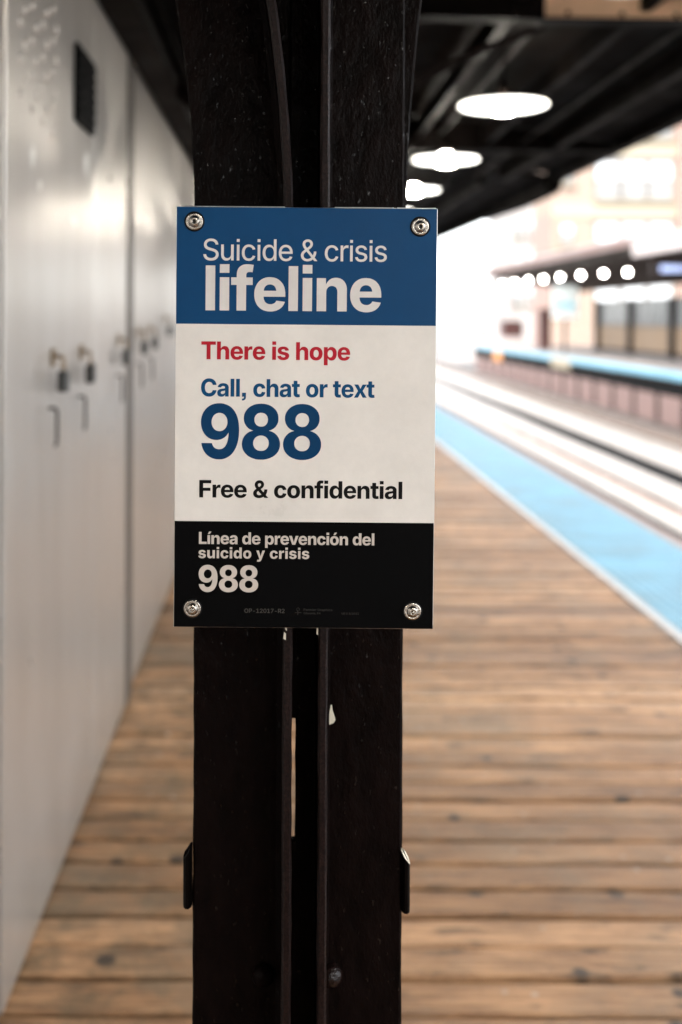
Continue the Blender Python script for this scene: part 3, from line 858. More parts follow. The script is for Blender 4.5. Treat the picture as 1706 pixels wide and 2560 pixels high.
# outlines of the letters used on the sign, in 1/1000 em
GLYPHS_BOLD = """ |269|
&|672|280,-11 243,-9 209,-4 178,4 149,16 123,31 100,48 80,68 64,90 51,114 42,139 36,165 34,192 35,213 38,232 43,250 50,267 59,283 70,298 82,313 96,328 112,341 129,355 148,369 168,383 315,478 322,484 330,489 336,495 342,501 347,507 352,513 356,520 359,526 361,533 363,540 364,546 365,553 364,564 360,574 355,584 348,592 339,600 328,605 315,608 301,609 291,608 282,607 274,604 266,601 259,597 252,592 247,586 242,579 239,572 236,564 235,555 234,546 235,535 237,523 241,512 246,501 252,489 260,477 268,465 278,452 289,439 301,425 314,410 327,394 674,0 508,0 219,319 205,335 190,352 176,369 162,387 149,405 137,423 126,442 117,462 109,482 103,503 100,525 99,548 100,574 105,599 113,622 124,644 138,664 154,682 173,698 194,712 218,723 243,731 271,735 300,737 328,736 355,731 379,724 402,713 422,700 439,686 454,669 467,650 478,630 485,608 489,586 491,562 490,546 488,530 484,514 479,499 473,484 465,470 456,456 446,442 435,430 422,417 409,406 394,394 245,287 233,278 222,268 212,258 204,248 198,238 193,227 190,214 189,201 190,189 192,177 196,166 202,157 209,148 217,140 226,133 236,127 248,123 260,119 273,117 287,117 307,118 326,121 345,127 364,135 382,145 399,156 416,170 432,185 446,202 459,221 470,241 480,262 488,285 494,309 498,334 499,360 630,360 630,328 627,298 623,270 617,242 609,216 600,191 589,167 577,146 563,125 548,107 531,90 512,75 470,50 449,36 427,23 404,12 379,4 354,-3 329,-7 304,-10
,|319|74,-158 74,-80 96,-80 111,-79 124,-75 135,-70 144,-62 150,-52 155,-40 158,-26 159,-10 159,23 178,0 74,0 74,162 244,162 244,-3 242,-39 235,-71 223,-97 206,-119 184,-136 158,-149 128,-156 93,-158
8|649|324,-10 283,-9 245,-4 209,5 176,16 145,31 118,48 95,68 75,90 59,114 48,140 41,167 38,196 40,219 44,240 50,261 60,281 72,299 85,315 101,330 119,344 138,355 159,364 181,371 204,376 204,379 174,387 147,399 124,415 103,435 86,459 74,484 66,512 64,541 66,569 72,595 83,620 98,643 116,664 137,682 162,699 190,712 220,724 253,732 287,736 324,738 361,736 396,732 428,724 459,713 487,699 511,682 533,664 551,643 566,620 576,595 582,569 584,541 582,512 575,484 562,458 546,435 525,415 501,399 474,387 445,379 445,376 468,371 489,364 510,355 529,344 547,330 563,315 577,299 589,280 598,261 605,240 609,219 610,196 608,167 601,140 590,114 574,90 554,68 530,48 503,31 472,16 439,5 403,-4 365,-9;324,107 341,108 357,110 371,114 385,120 398,127 408,136 418,145 426,156 432,168 437,181 440,194 441,209 440,224 437,238 432,250 426,262 418,274 408,283 397,292 384,299 371,305 356,309 340,312 324,313 308,312 292,309 278,305 264,299 252,292 241,284 231,274 223,263 216,251 211,238 208,224 208,209 208,194 211,181 216,168 222,156 230,145 240,136 251,127 263,120 277,114 292,110 307,108;324,431 338,432 352,434 365,437 377,442 387,449 397,457 405,466 412,476 418,487 422,498 425,511 426,524 425,538 422,550 418,562 413,572 406,582 397,591 388,598 377,605 365,610 352,613 339,616 324,616 310,616 296,613 283,610 271,605 260,598 251,591 243,582 236,572 230,562 226,550 224,538 223,524 224,511 226,498 230,487 236,476 243,466 251,457 261,449 272,443 283,438 296,434 310,432
9|648|310,-11 274,-10 240,-4 208,5 178,18 151,33 127,52 106,72 87,96 72,121 60,148 51,176 46,206 205,206 210,188 218,172 228,158 241,146 256,137 272,130 291,126 311,124 333,126 354,131 372,140 389,152 404,167 416,185 427,205 436,229 443,254 448,283 451,313 452,345 448,345 439,331 429,317 418,304 405,293 390,282 376,274 360,266 343,259 325,254 307,251 288,249 268,248 236,250 205,256 177,265 150,278 125,295 103,315 84,337 68,362 55,390 46,420 40,451 38,484 40,521 47,555 58,587 73,617 93,644 115,668 141,689 171,707 203,721 238,731 275,737 315,739 345,738 374,734 402,727 429,718 455,706 479,692 502,675 523,654 542,631 559,605 574,576 587,543 597,507 604,468 608,425 610,379 608,335 605,293 598,253 589,216 578,182 564,150 548,120 529,93 509,69 486,48 461,30 435,16 406,4 376,-5 344,-10;315,366 327,366 339,368 351,371 362,375 373,380 382,386 392,394 400,401 408,410 414,419 420,430 425,440 429,452 432,463 434,476 434,488 433,505 430,521 426,536 419,550 410,563 401,575 389,585 377,594 363,601 348,606 332,609 316,610 299,610 283,606 269,601 255,594 242,586 230,575 220,564 212,550 205,536 200,521 197,505 196,488 197,471 200,455 205,440 212,425 220,412 230,401 241,390 254,382 268,375 282,370 298,367
C|738|382,-10 334,-8 289,1 246,14 206,34 169,58 136,88 108,122 83,161 64,205 50,254 41,306 38,363 41,421 50,474 64,522 84,566 108,606 137,640 170,669 207,694 247,713 289,727 334,735 382,738 413,737 444,733 473,728 501,720 528,710 553,698 576,684 598,667 618,649 636,629 653,607 667,584 679,558 689,531 697,502 702,472 536,472 533,486 529,499 524,511 518,523 512,534 504,544 495,553 486,561 476,569 465,575 453,581 441,586 428,589 414,592 400,593 385,594 358,592 333,587 310,578 289,566 270,551 253,533 239,512 226,488 217,460 210,431 206,398 205,363 206,328 210,295 217,265 227,238 239,214 253,193 270,175 289,160 310,149 333,140 358,135 385,134 400,134 414,136 427,138 440,142 452,147 464,152 475,159 485,166 495,174 504,184 511,194 518,204 524,216 530,228 534,242 537,256 702,256 698,229 691,204 683,179 672,155 658,132 643,110 625,89 606,70 584,52 561,36 536,23 508,11 479,2 448,-5 416,-9
F|587|57,0 57,728 554,728 554,592 221,592 221,407 524,407 524,275 221,275 221,0
L|564|57,0 57,728 221,728 221,136 534,136 534,0
T|664|30,592 30,728 634,728 634,592 414,592 414,0 250,0 250,592
a|579|210,-10 185,-9 161,-5 138,0 117,8 98,18 81,30 66,45 54,61 43,80 36,101 32,124 30,150 31,172 34,191 40,209 46,226 55,240 66,253 78,265 91,275 106,284 121,292 138,298 156,304 175,308 194,312 213,315 234,317 256,319 276,322 293,324 309,326 322,328 333,332 343,335 350,339 356,344 360,350 362,357 363,365 363,367 362,377 361,386 358,394 354,401 349,408 342,413 335,418 327,422 318,426 308,428 297,429 285,430 273,429 261,428 251,426 241,422 232,418 223,413 216,408 210,401 204,394 200,387 196,379 194,370 47,385 53,409 62,431 73,452 88,470 104,487 123,502 145,515 169,526 195,534 224,541 254,544 287,546 312,545 335,543 358,539 380,534 401,528 420,520 438,510 455,500 470,487 484,474 495,459 505,443 513,425 518,406 522,385 523,364 523,0 370,0 370,75 366,75 359,62 350,50 341,39 330,29 319,20 306,13 293,6 278,0 263,-4 246,-7 229,-9;257,98 272,99 286,101 300,105 312,110 324,117 334,125 343,134 350,144 356,155 361,167 364,179 364,192 364,246 361,244 356,242 352,240 346,238 340,237 334,235 328,234 321,232 314,231 307,230 300,228 293,227 286,226 279,225 272,224 266,223 253,221 242,218 232,215 222,211 213,206 205,201 199,196 193,189 188,182 185,174 183,166 183,156 183,147 185,139 188,132 192,125 198,119 204,113 211,109 219,105 227,102 237,100 247,99
c|584|303,-11 263,-9 226,-2 192,9 160,24 132,43 107,66 85,92 67,122 53,154 42,189 36,227 34,267 36,308 42,345 53,380 67,413 85,443 107,469 132,492 160,511 192,526 226,537 263,544 303,546 328,545 352,542 376,538 398,532 418,524 438,515 456,505 473,492 488,479 502,464 515,448 525,431 535,413 542,393 548,372 551,351 401,332 399,342 397,352 393,361 390,369 385,377 380,384 375,391 369,397 363,403 356,407 349,411 341,415 333,417 324,419 315,420 305,421 289,420 273,416 259,410 246,402 235,392 225,380 217,365 210,349 204,331 200,312 198,290 197,268 198,245 200,224 204,205 210,187 217,170 225,156 235,144 246,133 259,125 273,119 289,115 305,114 315,114 324,116 333,118 341,120 349,124 356,128 363,133 370,138 376,145 381,152 386,159 390,167 394,176 397,186 400,195 402,206 552,187 548,165 543,144 536,124 526,106 516,88 503,72 489,57 474,43 457,31 439,20 419,11 398,3 376,-3 353,-7 328,-10
d|627|255,-9 224,-7 195,-1 168,9 142,23 118,41 97,63 79,88 63,118 50,150 41,186 36,226 34,268 36,312 42,352 51,388 64,421 80,450 99,475 120,496 144,514 169,528 196,538 224,544 254,546 274,545 292,542 310,538 325,532 340,525 353,517 365,507 376,497 385,486 394,475 401,463 407,451 410,451 410,728 571,728 571,0 413,0 413,86 408,86 402,73 394,61 386,50 376,39 365,28 353,19 340,11 326,4 310,-2 293,-6 275,-8;305,118 322,119 337,123 351,128 364,137 376,147 386,159 394,173 402,189 408,207 412,226 414,247 415,269 414,291 412,312 408,331 402,348 395,364 386,378 376,390 364,400 351,408 337,414 322,418 305,419 289,418 274,414 260,408 247,400 236,390 226,378 217,364 210,348 205,330 201,311 199,291 198,269 199,247 201,226 205,207 210,189 217,173 226,159 236,147 247,137 260,128 274,122 289,119
e|590|304,-11 264,-9 227,-2 192,8 160,23 132,42 107,65 85,90 67,120 53,152 42,188 36,226 34,267 36,307 42,345 53,380 67,412 85,442 106,468 131,491 159,510 190,526 224,537 260,544 298,546 326,544 352,541 378,536 402,528 425,517 446,505 466,491 484,474 501,456 516,435 528,413 539,388 547,362 553,333 557,303 558,271 558,229 92,229 92,325 481,325 407,302 406,321 404,338 400,354 395,369 388,382 380,394 370,404 359,412 346,419 332,424 317,427 300,428 283,427 268,424 254,419 241,412 230,404 220,394 211,382 204,369 199,355 195,340 192,323 191,306 191,237 192,216 195,198 199,181 206,166 214,152 223,140 234,130 246,122 260,115 275,110 291,108 308,107 320,107 331,108 342,111 352,114 362,118 370,122 379,128 386,134 393,141 398,149 403,157 407,166 551,148 543,125 533,104 520,83 505,65 487,48 467,33 445,20 420,9 394,0 366,-6 336,-10
f|400|373,538 373,416 10,416 10,538;103,0 103,579 105,607 109,632 116,655 125,676 138,694 152,709 169,722 188,733 209,742 232,748 257,751 283,752 300,752 316,751 331,750 346,748 360,746 371,744 381,743 388,741 369,621 364,622 359,623 353,624 346,624 339,625 333,626 326,626 319,626 305,625 293,623 283,618 276,612 270,604 266,595 264,584 263,571 263,0
h|620|216,305 216,0 56,0 56,728 214,728 214,400 198,400 210,432 225,460 243,485 264,506 287,524 314,536 345,543 379,546 406,544 432,539 455,532 477,521 497,507 514,490 529,472 542,450 552,426 559,400 563,371 565,341 565,0 404,0 404,310 403,333 398,353 391,370 380,385 367,397 351,405 333,410 313,412 299,411 286,409 274,405 262,399 252,392 243,384 235,374 228,363 223,351 219,337 217,322
i|272|56,0 56,538 216,538 216,0;55,610 55,750 217,750 217,610
l|272|216,728 216,0 56,0 56,728
n|620|216,305 216,0 56,0 56,538 209,538 211,400 198,400 210,432 225,460 243,485 264,506 287,524 314,536 345,543 379,546 406,544 432,539 455,532 477,521 497,507 514,490 529,472 542,450 552,426 559,400 563,371 564,341 564,0 404,0 404,310 403,333 398,353 391,370 380,385 367,397 351,405 333,410 313,412 299,411 286,409 274,405 262,399 252,392 243,384 235,374 228,363 223,351 219,337 217,322
o|609|304,-11 264,-9 227,-2 193,9 161,24 132,43 107,66 85,92 67,121 53,154 42,189 36,227 34,267 36,308 42,346 53,381 67,413 85,443 107,469 132,492 161,511 193,526 227,537 264,544 304,546 345,544 382,537 416,526 448,511 477,492 502,469 524,443 542,413 556,381 566,346 573,308 575,267 573,227 566,189 556,154 542,121 524,92 502,66 477,43 448,24 416,9 382,-2 345,-9;304,114 321,115 336,119 350,125 363,133 374,144 384,156 392,171 399,187 405,205 409,225 411,245 412,268 411,290 409,311 405,330 399,348 392,364 384,379 374,391 363,402 350,410 336,416 321,420 304,421 288,420 273,416 259,410 246,402 235,391 225,379 216,365 210,348 204,330 200,311 198,290 197,268 198,245 200,225 204,205 210,187 216,171 225,156 235,144 246,133 259,125 273,119 288,115
p|627|56,-204 56,538 214,538 214,451 219,451 225,463 233,475 241,486 251,497 262,508 274,517 287,525 301,532 317,538 334,542 353,545 373,546 402,544 431,538 458,528 483,514 507,496 528,475 546,450 563,421 576,388 585,352 590,312 592,268 591,226 585,186 576,150 564,118 548,88 529,63 508,41 485,23 459,9 432,-1 402,-7 372,-9 352,-8 334,-6 317,-2 301,4 287,11 274,19 262,28 251,38 242,49 233,61 226,73 220,85 216,85 216,-204;321,118 338,119 353,122 367,128 380,137 391,147 401,159 409,173 416,189 422,207 426,226 428,247 429,269 428,291 426,311 422,330 416,348 409,364 401,378 391,390 380,400 367,408 353,414 338,418 321,419 305,418 289,414 275,408 262,400 251,390 241,378 232,364 225,348 219,331 215,312 212,291 212,269 212,247 215,226 219,207 225,189 232,173 241,159 251,147 263,137 276,128 290,123 305,119
r|407|56,0 56,538 211,538 211,442 216,442 224,466 235,487 248,504 264,518 281,529 300,537 321,542 344,543 350,543 356,543 362,543 368,542 374,542 380,541 386,540 391,539 391,400 385,402 378,403 370,404 361,405 352,406 343,406 334,407 325,407 310,406 296,403 282,399 269,393 257,385 247,376 238,366 230,354 224,340 220,326 217,311 216,294 216,0
s|558|280,-11 246,-10 215,-6 186,0 158,9 133,20 110,33 90,49 72,66 58,86 46,108 37,131 32,156 183,174 188,157 195,143 205,131 216,121 230,113 245,107 263,104 283,102 301,103 317,106 331,110 343,116 352,124 359,132 363,142 364,152 363,161 360,170 355,177 348,183 338,189 327,194 313,198 297,202 203,220 166,230 134,242 107,257 84,275 67,296 55,320 47,346 45,376 47,401 52,425 61,446 74,466 89,484 108,500 130,514 154,525 182,534 211,540 243,544 278,545 311,544 341,541 370,535 396,526 419,516 440,503 459,489 475,472 489,454 500,434 508,412 513,389 369,372 365,385 359,397 351,408 340,417 328,424 314,429 299,433 281,434 265,433 251,430 238,426 226,420 217,413 210,404 206,395 204,384 205,376 208,368 213,360 219,354 228,348 238,342 252,338 268,334 369,315 407,306 439,294 466,280 488,264 505,244 518,222 525,197 527,169 525,143 519,118 509,95 496,74 478,55 458,38 434,24 408,11 379,2 348,-5 315,-10
t|378|349,538 349,416 10,416 10,538;87,670 247,670 247,165 248,154 250,144 253,137 258,130 264,126 272,122 282,120 294,120 299,120 306,120 312,120 320,121 328,122 334,123 340,123 344,124 360,4 348,2 336,0 323,-2 311,-4 298,-4 285,-5 273,-6 261,-6 220,-3 185,4 155,16 131,33 112,55 98,81 90,112 87,148
u|620|242,-8 215,-6 189,-2 165,6 144,17 124,31 106,47 91,66 79,88 69,112 62,138 57,166 56,197 56,538 216,538 216,227 218,204 222,184 230,167 240,152 254,141 269,132 287,127 308,126 322,126 335,129 347,133 358,138 368,145 378,153 385,163 392,174 398,187 401,201 404,216 404,233 404,538 565,538 565,0 412,0 410,137 422,137 410,105 395,77 377,52 357,31 333,14 306,2 276,-6
v|597|206,0 10,538 179,538 263,272 271,246 278,220 285,194 292,167 298,140 304,113 311,85 317,57 284,57 290,85 297,113 303,140 309,167 315,193 322,220 329,246 337,272 420,538 586,538 390,0
x|576|14,0 223,330 222,222 25,538 197,538 240,461 251,441 261,421 271,401 280,381 289,362 299,342 308,323 317,304 262,304 272,323 281,342 290,362 300,381 309,401 319,421 330,441 341,461 386,538 555,538 353,221 354,328 562,0 391,0 339,90 328,110 317,130 307,150 298,169 288,189 279,208 269,227 260,246 313,246 303,227 294,208 285,189 276,169 267,150 257,130 247,110 236,90 184,0
y|598|58,-196 84,-75 118,-79 131,-81 143,-82 154,-82 164,-81 174,-78 182,-74 189,-70 195,-63 200,-56 204,-48 207,-38 208,-27 213,0 10,538 179,538 263,272 271,246 278,220 284,193 290,167 296,140 302,113 308,85 314,57 277,57 284,85 290,113 297,140 303,167 310,194 317,220 325,246 333,272 422,538 588,538 360,-64 351,-86 341,-106 330,-124 318,-141 304,-156 289,-169 272,-180 254,-190 234,-197 212,-203 188,-206 162,-207 148,-207 133,-206 119,-205 106,-204 92,-202 80,-200 69,-198
í|272|56,0 56,538 216,538 216,0;78,604 151,759 298,759 188,604
ó|609|304,-11 264,-9 227,-2 193,9 161,24 132,43 107,66 85,92 67,121 53,154 42,189 36,227 34,267 36,308 42,346 53,381 67,413 85,443 107,469 132,492 161,511 193,526 227,537 264,544 304,546 345,544 382,537 416,526 448,511 477,492 502,469 524,443 542,413 556,381 566,346 573,308 575,267 573,227 566,189 556,154 542,121 524,92 502,66 477,43 448,24 416,9 382,-2 345,-9;304,114 321,115 336,119 350,125 363,133 374,144 384,156 392,171 399,187 405,205 409,225 411,245 412,268 411,290 409,311 405,330 399,348 392,364 384,379 374,391 363,402 350,410 336,416 321,420 304,421 288,420 273,416 259,410 246,402 235,391 225,379 216,365 210,348 204,330 200,311 198,290 197,268 198,245 200,225 204,205 210,187 216,171 225,156 235,144 246,133 259,125 273,119 288,115;246,604 320,759 466,759 356,604"""
GLYPHS_MED = """ |269|
&|638|279,-10 244,-8 212,-3 182,5 155,16 130,31 108,48 89,67 74,88 61,112 52,137 47,163 45,191 46,213 50,233 55,252 63,269 73,285 84,302 98,317 114,333 132,348 151,364 172,380 195,398 309,480 316,486 324,492 331,498 338,505 345,512 351,520 357,528 362,537 366,546 369,556 371,566 371,576 370,592 365,607 358,620 348,632 336,642 321,649 305,653 286,654 274,654 262,651 250,648 240,643 230,637 222,630 214,622 208,613 203,603 200,592 198,580 197,567 198,555 200,543 203,531 208,519 215,507 222,494 231,482 241,468 252,454 264,439 278,423 292,405 628,0 517,0 240,330 220,355 201,378 183,399 167,419 153,438 140,456 130,474 121,492 114,510 108,528 105,548 104,568 106,592 110,614 117,635 127,654 139,672 154,688 171,702 190,713 211,723 234,729 259,733 285,735 311,733 336,729 358,723 379,714 398,702 415,689 429,674 441,657 451,639 458,619 462,599 463,577 462,561 460,546 456,531 451,516 444,502 437,489 428,476 418,463 406,451 394,439 381,428 366,417 220,309 201,293 184,278 170,264 160,250 152,236 146,221 142,206 141,190 142,173 146,158 151,143 159,129 168,116 179,105 192,95 206,87 222,80 239,75 257,72 276,71 297,73 318,76 338,82 358,90 377,100 395,112 413,126 429,142 444,160 457,179 468,200 478,222 486,246 492,271 496,297 497,325 585,325 584,293 582,264 577,238 571,214 563,192 554,172 545,153 535,137 524,122 514,109 503,98 493,88 473,66 454,48 433,33 410,20 385,9 358,1 332,-5 305,-9
S|637|320,-12 281,-10 244,-6 210,3 179,15 151,29 126,47 104,67 86,90 71,116 60,144 53,174 50,206 150,206 153,186 158,167 166,149 176,134 188,120 202,108 218,98 236,90 256,84 276,79 298,77 320,76 344,77 366,80 388,84 407,91 425,100 441,110 455,121 467,135 477,149 484,165 488,182 489,200 488,216 485,230 479,242 471,254 462,264 450,274 437,282 422,290 405,297 387,304 368,310 347,316 262,338 218,352 179,369 146,388 118,410 96,435 81,464 72,495 69,530 71,561 77,589 87,615 102,640 120,662 141,681 165,698 192,712 222,723 253,731 287,736 322,738 358,736 392,731 423,723 452,712 479,697 502,680 523,661 540,639 554,615 565,589 571,562 574,533 477,533 472,559 462,582 448,602 429,620 406,633 380,643 351,648 320,650 297,650 277,647 257,642 239,636 223,628 209,618 196,607 186,595 177,581 171,567 168,552 166,535 168,519 172,504 178,491 187,480 198,469 210,460 224,451 239,444 255,438 271,432 287,426 304,422 378,402 397,397 416,391 435,385 453,377 471,369 488,360 505,350 520,338 535,326 548,312 559,297 569,281 577,263 582,244 586,223 587,200 585,170 579,142 569,116 555,91 537,68 516,48 492,30 463,15 432,3 398,-5 360,-10
c|561|294,-12 258,-9 224,-3 192,8 163,23 137,42 114,65 93,91 76,121 63,154 53,189 47,226 45,266 47,307 53,345 63,380 76,413 93,442 114,469 137,491 163,511 192,526 224,537 258,544 294,546 314,545 334,543 353,539 372,534 390,528 407,520 423,512 438,502 452,490 465,478 477,465 487,450 497,435 505,418 511,401 517,383 425,366 422,376 418,386 414,396 409,405 403,413 396,421 389,429 381,436 372,442 363,447 353,452 342,456 331,459 319,461 307,462 294,463 269,461 247,456 227,448 209,436 193,422 179,406 168,387 158,366 151,343 145,318 142,293 141,266 142,240 145,214 151,190 158,168 168,147 179,128 193,112 209,97 227,86 247,78 269,73 294,71 307,72 320,73 331,75 343,78 353,82 363,87 373,93 381,99 389,106 397,114 404,122 410,131 415,140 420,150 423,161 427,172 518,154 513,136 506,118 498,102 489,86 478,71 466,58 453,45 439,34 424,23 408,14 391,6 373,0 354,-5 334,-9 314,-11
d|602|273,-11 241,-9 210,-2 181,8 154,23 130,42 109,65 90,90 74,120 61,153 52,188 47,227 45,268 47,309 52,347 62,383 74,415 90,445 109,470 131,493 155,511 182,526 210,537 241,543 273,545 296,544 316,541 335,537 351,530 366,522 379,513 391,504 402,494 411,483 419,473 426,463 432,453 437,453 437,728 531,728 531,0 439,0 439,83 432,83 426,73 419,63 410,52 401,41 391,31 379,21 365,12 350,4 334,-2 316,-7 295,-10;290,72 313,73 334,78 354,86 371,97 387,110 401,126 412,145 422,166 430,189 435,214 438,240 440,268 438,297 435,323 430,348 422,370 413,391 401,409 387,425 372,438 354,449 334,456 313,461 290,462 267,461 246,456 226,449 209,438 193,424 180,408 168,390 158,369 151,347 145,322 142,296 141,268 142,241 146,214 151,190 158,167 168,146 180,127 194,111 209,97 227,86 246,78 267,73
e|572|298,-12 260,-9 225,-3 193,8 163,23 136,42 113,65 93,91 76,121 62,153 53,188 47,226 45,266 47,306 53,343 62,378 76,411 92,441 112,467 135,490 161,510 190,526 221,537 254,543 290,546 313,545 336,542 358,537 380,530 401,520 421,509 439,496 457,480 473,462 487,442 499,420 510,395 518,368 524,339 528,307 529,273 529,239 101,239 101,315 479,315 436,289 434,314 431,338 426,360 419,380 409,399 398,416 385,430 369,442 352,452 333,459 312,463 290,464 267,463 246,459 227,452 209,442 193,430 180,416 168,400 158,382 150,362 144,342 141,321 140,298 140,250 141,223 144,198 151,174 159,153 170,134 183,118 198,103 215,91 234,82 254,75 276,71 299,70 315,71 330,72 344,75 358,80 370,85 382,91 392,99 402,108 411,118 418,128 424,140 430,153 520,136 513,115 504,95 492,76 478,59 461,43 443,29 423,17 401,7 378,-1 353,-7 326,-10
i|236|71,0 71,538 165,538 165,0;68,630 68,730 169,730 169,630
r|366|71,0 71,538 162,538 162,453 167,453 176,473 187,491 201,507 218,520 237,531 257,539 279,544 303,545 308,545 314,545 319,545 325,544 331,544 336,544 341,543 345,543 345,450 342,451 338,452 332,453 325,454 317,455 308,455 300,456 291,456 274,455 258,452 242,447 227,440 214,432 201,422 191,410 182,397 175,382 170,366 166,349 165,331 165,0
s|518|259,-12 231,-11 205,-7 180,-2 157,6 136,15 116,27 99,41 83,57 70,75 60,94 52,116 47,140 137,155 143,134 152,117 164,102 178,90 194,80 214,73 235,69 258,68 284,69 307,74 327,81 344,91 358,103 368,116 374,130 376,146 375,159 372,171 365,182 357,192 346,200 332,207 316,213 298,218 209,238 174,248 144,261 119,276 98,293 82,313 71,335 64,360 62,388 63,410 68,432 76,451 88,470 102,487 118,502 138,515 159,526 183,534 208,541 235,544 263,546 291,544 316,541 340,536 361,528 381,518 399,506 414,493 428,478 440,461 449,443 457,424 462,403 376,388 370,404 363,418 353,432 341,444 326,454 308,462 288,466 264,468 242,466 221,462 203,456 187,446 174,435 164,422 158,408 157,392 158,378 162,366 168,355 178,346 190,337 204,330 222,323 242,318 327,298 362,288 392,276 417,262 438,245 453,225 464,204 471,179 474,152 472,129 467,106 458,86 446,67 431,49 414,34 393,20 370,9 345,0 318,-6 290,-10
u|583|257,-8 231,-6 206,-2 182,5 161,15 141,28 123,44 108,62 95,84 84,108 77,135 72,165 71,198 71,538 165,538 165,207 167,178 173,152 183,130 197,111 215,96 235,85 259,79 285,76 304,78 321,81 337,86 353,93 367,102 380,113 391,126 400,141 408,158 413,176 417,197 418,219 418,538 512,538 512,0 421,0 421,131 436,131 422,97 405,68 386,44 365,25 341,11 315,0 287,-6"""
